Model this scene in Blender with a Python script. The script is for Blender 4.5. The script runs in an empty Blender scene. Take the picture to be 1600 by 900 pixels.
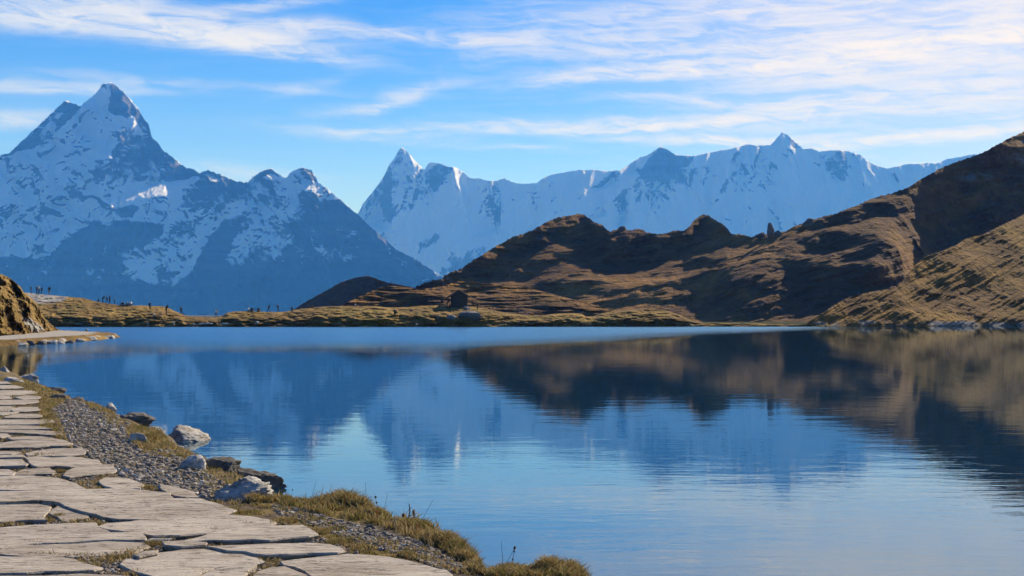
import bpy, bmesh, math, random
import numpy as np
from mathutils import Vector, Matrix

random.seed(7)
SC = bpy.context.scene
COL = SC.collection
F = 2222.2                 # focal length in photo pixels (50 mm on 36 mm at 1600 px)
HZ = 491.0                 # horizon line in the photo
CAMZ = 2.1                 # camera height above the lake (m)

# ----------------------------------------------------------------- camera, light, sky
cam_d = bpy.data.cameras.new("camera"); cam = bpy.data.objects.new("camera", cam_d); COL.objects.link(cam)
cam_d.lens = 50; cam_d.sensor_width = 36; cam_d.shift_y = (HZ - 450) / 1600
cam_d.clip_start = 0.1; cam_d.clip_end = 200000
cam.location = (0, 0, CAMZ); cam.rotation_euler = (math.radians(90), 0, 0)
SC.camera = cam

SUN_EL, SUN_AZ = math.radians(31), math.radians(37)      # azimuth to the right of the view axis (+Y)
SUND = Vector((math.cos(SUN_EL) * math.sin(SUN_AZ), math.cos(SUN_EL) * math.cos(SUN_AZ), math.sin(SUN_EL)))
sd = bpy.data.lights.new("sun", 'SUN'); sun = bpy.data.objects.new("sun", sd); COL.objects.link(sun)
sd.energy = 5.0; sd.angle = math.radians(0.5); sd.color = (1.0, 0.93, 0.82)
sun.rotation_euler = SUND.to_track_quat('Z', 'Y').to_euler()

SC.view_settings.view_transform = 'Standard'; SC.view_settings.look = 'None'
SC.view_settings.exposure = 0.77; SC.view_settings.gamma = 1
SC.cycles.use_denoising = True
SC.cycles.volume_bounces = 1
SC.cycles.max_bounces = 8
SC.cycles.sample_clamp_indirect = 6


class NT:
    """small helper to write node trees as expressions"""
    def __init__(s, tree): s.t = tree
    def n(s, typ, **kw):
        nd = s.t.nodes.new(typ)
        for k, v in kw.items(): setattr(nd, k, v)
        return nd
    def put(s, sock, v):
        if hasattr(v, 'is_output'): s.t.links.new(v, sock)
        elif isinstance(v, (tuple, list)):
            sock.default_value = tuple(v) + ((1.0,) if len(sock.default_value) == 4 and len(v) == 3 else ())
        else: sock.default_value = v
    def m(s, op, a, b=None, c=None, clamp=False):
        nd = s.n('ShaderNodeMath', operation=op, use_clamp=clamp)
        for i, v in enumerate((a, b, c)):
            if v is not None: s.put(nd.inputs[i], v)
        return nd.outputs[0]
    def comb(s, x, y, z):
        nd = s.n('ShaderNodeCombineXYZ')
        for i, v in enumerate((x, y, z)): s.put(nd.inputs[i], v)
        return nd.outputs[0]
    def sep(s, v):
        nd = s.n('ShaderNodeSeparateXYZ'); s.put(nd.inputs[0], v); return nd.outputs
    def noise(s, vec, scale=1.0, detail=4, rough=0.55, dist=0.0, color=False):
        nd = s.n('ShaderNodeTexNoise'); s.put(nd.inputs['Vector'], vec)
        nd.inputs['Scale'].default_value = scale; nd.inputs['Detail'].default_value = detail
        nd.inputs['Roughness'].default_value = rough; nd.inputs['Distortion'].default_value = dist
        return nd.outputs['Color' if color else 'Fac']
    def voro(s, vec, scale=1.0, feature='F1', out='Distance', rand=1.0):
        nd = s.n('ShaderNodeTexVoronoi', feature=feature); s.put(nd.inputs['Vector'], vec)
        nd.inputs['Scale'].default_value = scale; nd.inputs['Randomness'].default_value = rand
        return nd.outputs[out]
    def vmul(s, v, k):
        nd = s.n('ShaderNodeVectorMath', operation='MULTIPLY'); s.put(nd.inputs[0], v); s.put(nd.inputs[1], k); return nd.outputs[0]
    def vadd(s, v, k):
        nd = s.n('ShaderNodeVectorMath', operation='ADD'); s.put(nd.inputs[0], v); s.put(nd.inputs[1], k); return nd.outputs[0]
    def vscale(s, v, k):
        nd = s.n('ShaderNodeVectorMath', operation='SCALE'); s.put(nd.inputs[0], v); s.put(nd.inputs['Scale'], k); return nd.outputs[0]
    def sstep(s, v, lo, hi, a=0.0, b=1.0):
        nd = s.n('ShaderNodeMapRange', interpolation_type='SMOOTHSTEP'); s.put(nd.inputs[0], v)
        for i, k in enumerate((lo, hi, a, b)): s.put(nd.inputs[i + 1], k)
        return nd.outputs[0]
    def mix(s, f, a, b):
        nd = s.n('ShaderNodeMix', data_type='RGBA'); s.put(nd.inputs[0], f)
        s.put(nd.inputs[6], a); s.put(nd.inputs[7], b); return nd.outputs[2]
    def geo(s): return s.n('ShaderNodeNewGeometry').outputs
    def attr(s, name):
        return s.n('ShaderNodeAttribute', attribute_name=name).outputs['Fac']
    def bump(s, h, strength=0.5, dist=0.1):
        nd = s.n('ShaderNodeBump'); nd.inputs['Strength'].default_value = strength; nd.inputs['Distance'].default_value = dist
        s.put(nd.inputs['Height'], h); return nd.outputs[0]


def material(name):
    m = bpy.data.materials.new(name); m.use_nodes = True
    m.node_tree.nodes.clear()
    return m, NT(m.node_tree)


def principled(nt, base, rough=0.9, normal=None, spec=0.2, **kw):
    b = nt.n('ShaderNodeBsdfPrincipled'); o = nt.n('ShaderNodeOutputMaterial')
    nt.put(b.inputs['Base Color'], base); nt.put(b.inputs['Roughness'], rough)
    b.inputs['Specular IOR Level'].default_value = spec
    if normal is not None: nt.put(b.inputs['Normal'], normal)
    nt.t.links.new(b.outputs[0], o.inputs[0]); return b, o


# ---- the sky: Nishita daylight with cirrus drawn out by the wind
world = bpy.data.worlds.new("World"); SC.world = world; world.use_nodes = True
wt = world.node_tree; wt.nodes.clear(); W = NT(wt)
SKY_STRENGTH = 0.104
sky = W.n('ShaderNodeTexSky', sky_type='NISHITA'); sky.sun_disc = False
sky.sun_elevation = SUN_EL; sky.sun_rotation = SUN_AZ
sky.altitude = 2265; sky.air_density = 1.0; sky.dust_density = 0.35; sky.ozone_density = 6.0
hs = W.n('ShaderNodeHueSaturation'); hs.inputs['Hue'].default_value = 0.514; hs.inputs['Saturation'].default_value = 1.30; hs.inputs['Value'].default_value = 0.88
wt.links.new(sky.outputs[0], hs.inputs['Color'])
dirv = W.n('ShaderNodeTexCoord').outputs['Generated']
dx, dy, dz = W.sep(dirv)
AZ = W.m('MULTIPLY', W.m('ARCTAN2', dx, dy), F)                       # degrees of azimuth and elevation, in units of 1/F rad
EL = W.m('MULTIPLY', W.m('ARCTAN2', dz, W.m('SQRT', W.m('ADD', W.m('MULTIPLY', dx, dx), W.m('MULTIPLY', dy, dy)))), F)
warp = W.noise(W.comb(W.m('MULTIPLY', AZ, 0.006), W.m('MULTIPLY', EL, 0.016), 0.0), 1.0, 5, 0.6, color=True)
wx, wy, wz = W.sep(warp)
U = W.m('ADD', AZ, W.m('MULTIPLY', W.m('SUBTRACT', wx, 0.5), 120.0))
V = W.m('ADD', EL, W.m('MULTIPLY', W.m('SUBTRACT', wy, 0.5), 30.0))
# long fibres
fib = W.noise(W.comb(W.m('MULTIPLY', U, 0.0035), W.m('ADD', W.m('MULTIPLY', V, 0.070), W.m('MULTIPLY', U, -0.0030)), 3.1), 1.0, 7, 0.62, 0.4)
fib2 = W.noise(W.comb(W.m('MULTIPLY', U, 0.010), W.m('ADD', W.m('MULTIPLY', V, 0.05), W.m('MULTIPLY', U, 0.004)), 9.7), 1.0, 8, 0.68, 0.8)
g = bpy.data.node_groups.new("cirrus_streak", 'ShaderNodeTree')
for nm in ('U', 'V', 'u0', 'v0', 'c', 's', 'a', 'up', 'dn', 'amp'):
    g.interface.new_socket(nm, in_out='INPUT', socket_type='NodeSocketFloat')
g.interface.new_socket('D', in_out='OUTPUT', socket_type='NodeSocketFloat')
G = NT(g); gi = G.n('NodeGroupInput').outputs; go = G.n('NodeGroupOutput')
du = G.m('SUBTRACT', gi['U'], gi['u0']); dv = G.m('SUBTRACT', gi['V'], gi['v0'])
lx = G.m('DIVIDE', G.m('ADD', G.m('MULTIPLY', du, gi['c']), G.m('MULTIPLY', dv, gi['s'])), gi['a'])
ly = G.m('SUBTRACT', G.m('MULTIPLY', dv, gi['c']), G.m('MULTIPLY', du, gi['s']))
up = G.m('GREATER_THAN', ly, 0.0)
th = G.m('ADD', G.m('MULTIPLY', up, gi['up']), G.m('MULTIPLY', G.m('SUBTRACT', 1.0, up), gi['dn']))
ly = G.m('DIVIDE', ly, th)
e = G.m('ADD', G.m('POWER', G.m('ABSOLUTE', lx), 2.6), G.m('MULTIPLY', ly, ly))
g.links.new(G.m('MULTIPLY', G.m('EXPONENT', G.m('MULTIPLY', e, -1.0)), gi['amp']), go.inputs[0])
STREAKS = [  # photo x, y, half length, tilt(deg, + rises to the right), thickness up / down, strength
    (130, 42, 215, -5, 44, 12, 1.3), (330, 63, 190, -7, 30, 9, 1.4), (60, 28, 130, 3, 30, 16, .5), (430, 60, 70, 8, 16, 9, .6),
    (620, 56, 230, -4, 9, 8, .85), (820, 62, 160, 0, 10, 6, .55), (70, 140, 170, 1, 14, 7, .75), (300, 132, 190, -2, 7, 5, .4), (480, 138, 60, 14, 10, 8, .35),
    (30, 190, 90, 4, 14, 8, .8), (420, 10, 130, 9, 10, 7, .5), (640, 150, 70, 18, 12, 8, .55), (570, 168, 80, 6, 9, 6, .45),
    (960, 122, 170, 4, 20, 7, .75), (1150, 105, 180, 5, 20, 8, .8), (1400, 95, 240, 5, 30, 18, .75), (1090, 157, 110, -2, 6, 6, .75), (1260, 165, 130, 3, 12, 7, .35),
    (880, 203, 260, 1, 15, 6, .9), (1100, 192, 180, 4, 12, 6, .6), (600, 218, 150, -4, 10, 6, .4), (1430, 215, 240, 3, 9, 8, .95), (1190, 222, 130, -2, 9, 6, .8), (1050, 217, 120, -1, 6, 4, .5),
    (820, 232, 60, 0, 4, 4, .3), (1000, 20, 320, 4, 26, 26, .35), (1300, 40, 300, 3, 40, 30, .55), (1480, 150, 220, 3, 34, 26, .55),
    (1550, 60, 220, 2, 30, 30, .5), (900, 85, 200, 2, 14, 10, .4), (380, 270, 130, -4, 10, 12, .35), (540, 205, 130, -3, 8, 6, .25),
]
acc = None
for (px, py, a, tilt, up_, dn_, amp) in STREAKS:
    nd = W.n('ShaderNodeGroup', node_tree=g)
    t = math.radians(tilt); az = math.atan((px - 800) / F); el = math.atan((HZ - py) / F * math.cos(az))
    for k, v in (('U', U), ('V', V), ('u0', az * F), ('v0', el * F), ('c', math.cos(t)), ('s', math.sin(t)), ('a', a), ('up', up_), ('dn', dn_), ('amp', amp)):
        W.put(nd.inputs[k], v)
    acc = nd.outputs[0] if acc is None else W.m('ADD', acc, nd.outputs[0])
tex = W.m('ADD', 0.16, W.m('MULTIPLY', W.sstep(W.m('ADD', W.m('MULTIPLY', fib2, 0.7), W.m('MULTIPLY', fib, 0.3)), 0.36, 0.62), 1.05))
streak_d = W.m('MULTIPLY', acc, tex)
# a thin veil, thicker toward the sun's side of the sky
suna = W.n('ShaderNodeVectorMath', operation='DOT_PRODUCT'); W.put(suna.inputs[0], dirv); suna.inputs[1].default_value = SUND
cosang = suna.outputs['Value']
veil_w = W.sstep(cosang, 0.70, 0.92, 0.04, 0.50)
veil = W.m('MULTIPLY', W.sstep(W.m('ADD', W.m('MULTIPLY', fib, 0.65), W.m('MULTIPLY', fib2, 0.35)), 0.44, 0.66), veil_w)
veil = W.m('MULTIPLY', veil, W.sstep(EL, 60.0, 330.0, 0.35, 1.0))
base_veil = W.sstep(cosang, 0.74, 0.97, 0.0, 0.50)
cl = W.m('SUBTRACT', 1.0, W.m('EXPONENT', W.m('MULTIPLY', W.m('ADD', W.m('ADD', streak_d, veil), base_veil), -1.02)))
glow = W.sstep(cosang, 0.50, 0.95)
ccol = W.mix(glow, (4.7, 4.9, 5.2), (6.5, 5.8, 4.8))
mist = W.m('MULTIPLY', W.m('EXPONENT', W.m('MULTIPLY', W.m('MAXIMUM', EL, 0.0), -1.0 / 170.0)), 0.80)      # the paler air low over the peaks
skyc = W.mix(cl, W.mix(mist, hs.outputs[0], (4.2, 4.5, 6.5)), ccol)
bg = W.n('ShaderNodeBackground'); W.put(bg.inputs[0], skyc); bg.inputs[1].default_value = SKY_STRENGTH
wo = W.n('ShaderNodeOutputWorld'); wt.links.new(bg.outputs[0], wo.inputs[0])

# ----------------------------------------------------------------- numpy tools
_r = np.random.RandomState(11)
_P = _r.permutation(256); _P = np.concatenate([_P, _P, _P])
_Gv = _r.normal(size=(256, 3)); _Gv /= np.linalg.norm(_Gv, axis=1)[:, None]


def perlin(x, y, z=0.0):
    x, y, z = np.broadcast_arrays(np.asarray(x, float), np.asarray(y, float), np.asarray(z, float))
    xi, yi, zi = np.floor(x).astype(int), np.floor(y).astype(int), np.floor(z).astype(int)
    xf, yf, zf = x - xi, y - yi, z - zi
    xi &= 255; yi &= 255; zi &= 255
    fu = lambda t: t * t * t * (t * (t * 6 - 15) + 10)
    u, v, w = fu(xf), fu(yf), fu(zf)
    r = 0
    for i in (0, 1):
        for j in (0, 1):
            for k in (0, 1):
                gr = _Gv[_P[_P[_P[xi + i] + yi + j] + zi + k]]
                d = gr[..., 0] * (xf - i) + gr[..., 1] * (yf - j) + gr[..., 2] * (zf - k)
                r = r + d * (u if i else 1 - u) * (v if j else 1 - v) * (w if k else 1 - w)
    return r * 1.5


def fbm(x, y, z=0.0, octv=5, gain=0.5, lac=2.03):
    s, a = 0, 1.0
    for o in range(octv):
        s = s + a * perlin(x * lac ** o + 17.3 * o, y * lac ** o + 5.1 * o, np.asarray(z) * lac ** o + 2.7 * o); a *= gain
    return s


def ridged(x, y, z=0.0, octv=5, gain=0.55, lac=2.05):
    s, a, w = 0, 1.0, 1.0
    for o in range(octv):
        n = 1 - np.abs(perlin(x * lac ** o + 9.3 * o, y * lac ** o + 3.1 * o, np.asarray(z) * lac ** o + 1.7 * o)) * 1.6
        n = np.clip(n, 0, 1) ** 2 * w; w = np.clip(n * 1.6, 0, 1)
        s = s + a * n; a *= gain
    return s


def interp(pts, x):
    p = np.array(pts, float); return np.interp(x, p[:, 0], p[:, 1])


def inpoly(poly, X, Y):
    p = np.array(poly, float); ins = np.zeros(np.shape(X), bool); n = len(p); j = n - 1
    for i in range(n):
        x1, y1, x2, y2 = p[i][0], p[i][1], p[j][0], p[j][1]
        if y1 != y2:
            ins ^= ((y1 > Y) != (y2 > Y)) & (X < (x2 - x1) * (Y - y1) / (y2 - y1) + x1)
        j = i
    return ins


def polydist(poly, X, Y, closed=True):
    p = np.array(poly, float); d = np.full(np.shape(X), 1e9); n = len(p)
    for i in range(n if closed else n - 1):
        a, b = p[i], p[(i + 1) % n]; ab = b - a; L = max(ab @ ab, 1e-12)
        t = np.clip(((X - a[0]) * ab[0] + (Y - a[1]) * ab[1]) / L, 0, 1)
        d = np.minimum(d, np.hypot(X - a[0] - t * ab[0], Y - a[1] - t * ab[1]))
    return d


def soft(poly, X, Y, feather):
    """1 inside the outline, 0 outside, smooth over the feather"""
    d = polydist(poly, X, Y); d = np.where(inpoly(poly, X, Y), d, -d)
    t = np.clip(d / feather * 0.5 + 0.5, 0, 1); return t * t * (3 - 2 * t)


def blur(A, sig, axis):
    r = int(3 * sig) + 1; k = np.exp(-0.5 * (np.arange(-r, r + 1) / sig) ** 2); k /= k.sum()
    A = np.moveaxis(A, axis, 0); Pd = np.concatenate([np.repeat(A[:1], r, 0), A, np.repeat(A[-1:], r, 0)])
    out = sum(k[i] * Pd[i:i + len(A)] for i in range(2 * r + 1)); return np.moveaxis(out, 0, axis)


def mesh_np(name, V, Fq, attrs=None, smooth=True):
    me = bpy.data.meshes.new(name); V = np.asarray(V, np.float32); Fq = np.asarray(Fq, np.int32)
    k = Fq.shape[1]
    me.vertices.add(len(V)); me.vertices.foreach_set('co', V.ravel())
    me.loops.add(Fq.size); me.loops.foreach_set('vertex_index', Fq.ravel())
    me.polygons.add(len(Fq)); me.polygons.foreach_set('loop_start', np.arange(0, Fq.size, k, dtype=np.int32))
    me.update(calc_edges=True); me.validate()
    me.polygons.foreach_set('use_smooth', np.full(len(me.polygons), smooth))
    for nm, a in (attrs or {}).items():
        at = me.attributes.new(nm, 'FLOAT', 'POINT'); at.data.foreach_set('value', np.asarray(a, np.float32).ravel())
    return me


def link(name, me, mat=None, parent=None, **props):
    o = bpy.data.objects.new(name, me); COL.objects.link(o)
    if mat is not None:
        if isinstance(mat, (list, tuple)):
            for m in mat: me.materials.append(m)
        elif len(me.materials) == 0: me.materials.append(mat)
    if parent is not None: o.parent = parent
    for k, v in props.items(): o[k] = v
    return o


def grid_faces(nr, nc):
    i = np.arange(nr - 1)[:, None] * nc + np.arange(nc - 1)[None, :]
    return np.stack([i, i + 1, i + nc + 1, i + nc], -1).reshape(-1, 4)


RELIEFS = {}


def relief(name, mat, px, top, base, nrow, tfun, ybase, sig=8, disp=None, attrs=None, back=(0.7, 9), jag=0.0, jagf=0.1, spow=1.0, **props):
    """a mountain or hill as a surface in space: built up from its foot at distance ybase, rising back at the local slope tfun"""
    px = np.asarray(px, float)
    ty = interp(top, px) if not callable(top) else top(px)
    by = np.maximum(interp(base, px), ty + 0.4)
    s = np.linspace(0, 1, nrow)[:, None] ** spow
    PY = by[None] + (ty - by)[None] * s; PX = np.repeat(px[None], nrow, 0)
    if jag:                                                # rocky teeth along the crest only
        q = np.clip((ty[None] + 9 - PY) / 9, 0, 1)
        PY = PY - (jag * (ridged(px * jagf, 3.3 + len(name), octv=4) - 0.9))[None] * q * q
    T = tfun(PX, PY); e = (HZ - PY) / F
    Y = np.zeros_like(PY); Y[0] = interp(ybase, px)
    for i in range(1, nrow):
        Y[i] = Y[i - 1] + Y[i - 1] * (PY[i - 1] - PY[i]) / F / np.maximum(T[i] - e[i], 0.06)
    if sig:                                                # even out the departure from a plain slope, column to column
        Yr = Y.copy(); t0 = np.median(T)
        for i in range(1, nrow): Yr[i] = Yr[i - 1] + Yr[i - 1] * (PY[i - 1] - PY[i]) / F / np.maximum(t0 - e[i], 0.06)
        R = Y - Yr; st = np.median(np.diff(px)); top_ = R[-1:]
        R = R + np.linspace(0, 1, nrow)[:, None] * (blur(top_, 5.5 * sig / st, 1) - top_)      # the crest runs on without jumps in depth
        Y = Yr + blur(R, sig / st, 1)
    X = (PX - 800) / F * Y; Z = CAMZ + e * Y
    if disp is not None:
        Y = Y + disp(PX, PY, X, Y, Z); X = (PX - 800) / F * Y; Z = CAMZ + e * Y
    A = {k: f(PX, PY, X, Y, Z) for k, f in (attrs or {}).items()}
    # the far side of the crest
    fall, nb = back
    zr = Z[-1]; d = np.maximum(zr, 1.0) / fall / nb * 1.02
    Xs, Ys, Zs = [X], [Y], [Z]
    for k in range(1, nb + 1):
        yb = Y[-1] + d * k; zb = zr - d * k * fall * (0.55 + 0.45 * k / nb) - 0.004 * d
        Xs.append((px / 1.0 - 800)[None] / F * yb[None]); Ys.append(yb[None]); Zs.append(zb[None])
        for kk in A: A[kk] = np.concatenate([A[kk], A[kk][nrow - 1:nrow]])
    XX, YY, ZZ = map(np.concatenate, (Xs, Ys, Zs))
    me = mesh_np(name, np.stack([XX, YY, ZZ], -1).reshape(-1, 3), grid_faces(nrow + nb, len(px)), A)
    RELIEFS[name] = (px, PY, X, Y, Z)
    return link(name, me, mat, **props)


def on_relief(name, x, y):
    """the point of a relief seen at photo position x, y"""
    px, PY, X, Y, Z = RELIEFS[name]
    c = int(np.clip(np.searchsorted(px, x), 0, len(px) - 1)); r = int(np.argmin(np.abs(PY[:, c] - y)))
    return Vector((X[r, c], Y[r, c], Z[r, c]))


def ground_at(x, y, z):
    """world point on a level at height z seen at photo position x, y"""
    Y = (CAMZ - z) * F / (y - HZ); return Vector(((x - 800) / F * Y, Y, z))

# ----------------------------------------------------------------- materials of the land
def mat_alpine(name, rock_a, rock_b, scale, ang=0.0, along=0.35, snowc=(0.95, 0.955, 0.96)):
    m, n = material(name); P = n.geo()['Position']
    sn = n.attr('snow')
    sc = n.vscale(P, 1.0 / scale)
    vr = n.n('ShaderNodeVectorRotate', rotation_type='Y_AXIS'); n.put(vr.inputs['Vector'], sc); vr.inputs['Angle'].default_value = ang
    st = n.vmul(vr.outputs[0], (1.0, 0.5, along))
    n1 = n.noise(st, 3.4, 10, 0.72, 0.5); n2 = n.noise(st, 26.0, 6, 0.78, 0.3)
    up = n.sep(n.geo()['Normal'])[2]
    v = n.m('ADD', n.m('ADD', sn, n.m('MULTIPLY', n.m('SUBTRACT', n1, 0.5), 1.15)), n.m('MULTIPLY', n.m('SUBTRACT', n2, 0.5), 0.95))
    ln = n.noise(n.vmul(sc, (1.6, 1.0, 13.0)), 2.2, 6, 0.7, 0.8)                              # thin snow lying along the ledges
    v = n.m('ADD', v, n.m('MULTIPLY', n.m('MULTIPLY', n.sstep(ln, 0.56, 0.66), n.sstep(sn, -0.1, 0.25)), 0.34))
    v = n.m('ADD', v, n.m('MULTIPLY', n.m('SUBTRACT', up, 0.68), 0.9))
    f = n.sstep(v, 0.34, 0.62)
    strat = n.noise(n.vmul(sc, (0.4, 0.4, 5.0)), 2.0, 5, 0.6)
    rock = n.mix(n.sstep(strat, 0.35, 0.65), rock_a, rock_b)
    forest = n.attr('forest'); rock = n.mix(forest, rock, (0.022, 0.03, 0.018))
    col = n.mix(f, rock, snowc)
    h = n.m('ADD', n.m('MULTIPLY', n1, 0.6), n.m('MULTIPLY', n2, 0.25))
    principled(n, col, 0.85, n.bump(h, 1.0, scale * 0.16), 0.1)
    return m


def mat_heath(name, scale, gold, brown, green=(0.12, 0.11, 0.03), rock=(0.2, 0.19, 0.18), greenness=0.3, tuss=1.0):
    """autumn alpine grass: straw gold, russet heather, dull green and bare rock"""
    m, n = material(name); P = n.vscale(n.geo()['Position'], 1.0 / scale)
    a = n.noise(P, 0.8, 6, 0.6, 0.5); b = n.noise(n.vmul(P, (1, 1, 2.2)), 4.0, 6, 0.65); c = n.noise(P, 18.0, 4, 0.7)
    col = n.mix(n.sstep(n.m('ADD', n.m('MULTIPLY', a, 0.6), n.m('MULTIPLY', b, 0.4)), 0.40, 0.60), brown, gold)
    col = n.mix(n.m('MULTIPLY', n.sstep(n.noise(P, 1.7, 4), 0.5, 0.68), greenness), col, green)
    col = n.mix(n.m('MULTIPLY', n.sstep(c, 0.50, 0.72), 0.55), col, tuple(v * 0.45 for v in brown))
    rk = n.attr('rock')
    col = n.mix(n.sstep(n.m('ADD', rk, n.m('MULTIPLY', n.m('SUBTRACT', b, 0.5), 0.9)), 0.45, 0.6), col, n.mix(c, tuple(v * 0.6 for v in rock), tuple(v * 1.35 for v in rock)))
    gv = n.attr('gravel'); col = n.mix(gv, col, n.mix(c, (0.26, 0.23, 0.2), (0.44, 0.41, 0.37)))
    h = n.m('ADD', n.m('MULTIPLY', b, 0.7), n.m('MULTIPLY', c, 0.45))
    principled(n, col, 0.95, n.bump(h, 0.9 * tuss, scale * 0.10), 0.05)
    return m


zero = lambda PX, PY, X, Y, Z: np.zeros_like(PX)

# ----------------------------------------------------------------- far snow wall behind the valley
M_FAR = mat_alpine("far_snow_and_rock", (0.07, 0.07, 0.074), (0.16, 0.157, 0.155), 900, 0.12, 0.26)
M_NEAR = mat_alpine("peak_snow_and_rock", (0.035, 0.035, 0.036), (0.10, 0.096, 0.092), 700, 0.62, 0.22)
FAR_TOP = [(500, 400), (545, 350), (560, 332), (567, 318), (580, 302), (590, 290), (600, 275), (608, 258), (617, 245), (623, 234), (628, 229), (633, 233), (645, 247), (655, 258), (663, 265), (670, 254), (673, 253), (690, 256), (700, 260), (712, 261), (725, 270), (735, 278), (750, 279), (760, 282), (775, 282), (788, 278), (800, 284), (815, 287), (838, 286), (845, 281), (853, 275), (870, 271), (890, 268), (905, 265), (925, 264.5), (940, 266), (950, 268), (965, 265), (968, 267), (975, 261), (985, 255), (1000, 245), (1010, 243), (1020, 237), (1031, 229), (1040, 232), (1050, 238), (1058, 242), (1085, 243), (1100, 240), (1110, 238), (1130, 234), (1150, 230), (1163, 227), (1168, 224), (1175, 226), (1185, 227), (1205, 226), (1212, 217), (1222, 206), (1230, 210), (1240, 219), (1248, 227), (1255, 232), (1270, 232), (1280, 237), (1290, 235), (1305, 234), (1325, 236), (1345, 242), (1353, 250), (1370, 258), (1385, 263), (1400, 260), (1420, 256), (1450, 254), (1460, 256), (1480, 248), (1500, 245), (1520, 241), (1545, 237), (1640, 232)]
FAR_FLAT = [[(582, 349), (600, 349), (601, 352), (597, 361), (590, 356)], [(632, 240), (648, 251), (664, 266), (655, 262), (640, 250)],
            [(925, 301), (945, 291), (961, 286), (958, 291), (940, 298)], [(982, 276), (995, 269), (994, 273), (986, 278)], [(920, 341), (943, 334), (944, 337), (930, 340)],
            [(746, 370), (765, 361), (778, 356), (770, 363), (750, 371)], [(820, 367), (838, 355), (832, 362)], [(960, 350), (975, 350), (978, 355), (965, 354)]]


def ledges(L, PX, PY):
    """shelves of ice and snow flat enough to catch the sun: (lower edge, upper edge, reach back in metres, fade height)"""
    out = 0
    for lo, hi, A, fade in L:
        a, b, am = interp(lo, PX), interp(hi, PX), interp(A, PX)
        t = np.clip((a - PY) / np.maximum(a - b, 0.8), 0, 1); u = np.clip((b - PY) / fade, 0, 1)
        out = out + am * t * (1 - u * u * (3 - 2 * u))
    return out


FAR_LEDGE = [([(540, 361), (610, 361)], [(540, 349), (610, 349)], [(520, 0), (598, 420), (604, 300), (612, 0)], 120),
             ([(628, 238), (666, 269)], [(628, 232), (666, 262)], [(626, 0), (640, 50), (660, 60), (668, 0)], 20),
             ([(905, 312), (925, 303), (945, 296), (964, 289)], [(905, 309), (925, 299), (945, 291), (964, 284)], [(912, 0), (960, 240), (968, 0)], 60),
             ([(970, 284), (996, 274)], [(970, 281), (996, 268)], [(970, 0), (993, 200), (999, 0)], 60), ([(905, 348), (946, 338)], [(905, 344), (946, 333)], [(905, 0), (943, 200), (950, 0)], 60),
             ([(735, 375), (780, 362)], [(735, 371), (780, 356)], [(734, 0), (776, 240), (783, 0)], 60), ([(815, 371), (842, 358)], [(815, 368), (842, 353)], [(818, 0), (838, 70), (843, 0)], 40),
             ([(950, 357), (980, 355)], [(950, 351), (980, 349)], [(952, 0), (975, 220), (983, 0)], 60)]
PEAK_LEDGE = [([(160, 316), (200, 314), (215, 310), (240, 308), (268, 305), (290, 291), (306, 282)], [(160, 315), (190, 303), (215, 293), (240, 287), (275, 283), (306, 276)], [(160, 0), (200, 120), (240, 240), (285, 330), (304, 200), (322, 0)], 90),
              ([(405, 282), (436, 282)], [(405, 277), (436, 272)], [(406, 0), (430, 60), (438, 0)], 14), ([(460, 296), (505, 297)], [(460, 292), (505, 288)], [(462, 0), (492, 60), (506, 0)], 25),
              ([(180, 190), (203, 203)], [(180, 186), (203, 196)], [(182, 0), (196, 40), (204, 0)], 30), ([(120, 358), (140, 354)], [(120, 356), (140, 350)], [(122, 0), (137, 60), (141, 0)], 40)]


def spurs(L, PX, PY):
    """rock spurs that stand out from a face along a line"""
    out = 0
    for pts, A, w in L: out = np.maximum(out, A * np.exp(-polydist(pts, PX + 5 * fbm(PX / 14, PY / 14, 2.0, 3), PY + 5 * fbm(PX / 14, PY / 14, 8.0, 3), False) / w))
    return -out


FAR_SPUR = [([(1031, 232), (985, 290), (900, 350), (800, 400), (700, 440)], 120, 34), ([(1222, 210), (1214, 260), (1230, 340)], 70, 26), ([(960, 268), (900, 310), (830, 352), (760, 400)], 80, 26), ([(845, 283), (818, 330)], 60, 20),
            ([(1345, 243), (1360, 300), (1368, 350)], 80, 26), ([(1290, 237), (1300, 330)], 60, 22), ([(1140, 240), (1120, 300), (1130, 360)], 70, 26), ([(628, 232), (642, 290), (600, 345)], 90, 26), ([(692, 258), (680, 320)], 70, 24), ([(1420, 258), (1430, 330)], 60, 26)]
PEAK_SPUR = [([(173, 131), (176, 180), (190, 222), (150, 262), (90, 300), (10, 332)], 70, 24), ([(190, 222), (235, 262), (295, 276)], 45, 20), ([(105, 158), (60, 205), (0, 245)], 40, 16), ([(340, 272), (300, 330), (278, 420)], 70, 28), ([(480, 265), (420, 345), (335, 400), (262, 470)], 90, 32),
             ([(540, 320), (500, 400), (470, 460)], 60, 30), ([(145, 350), (110, 410), (90, 470)], 60, 30), ([(255, 352), (215, 390), (205, 440)], 50, 24)]


def far_T(PX, PY):
    T = 1.15 + 0.06 * fbm(PX / 90, PY / 60, 1.0, 3)
    T -= 0.20 * soft([(600, 345), (720, 325), (800, 335), (860, 400), (700, 430), (600, 380)], PX, PY, 30)       # the glacier basin
    return np.maximum(T, 0.14)


def far_disp(PX, PY, X, Y, Z):
    k = 1.0
    g = ridged(X / 330 + 0.4 * fbm(X / 700, Z / 700, 2.0, 3), Z / 1500, 4.4, 5)
    f2 = ridged(X / 130 + 0.5 * fbm(X / 200, Z / 200, 6.0, 2), Z / 600, 9.4, 4)
    return -(g - 0.8) * 60 * k - 24 * (f2 - 0.8) * k - 60 * fbm(X / 1500, Z / 1100, 8.0, 3) + ledges(FAR_LEDGE, PX, PY) + spurs(FAR_SPUR, PX, PY)


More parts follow.
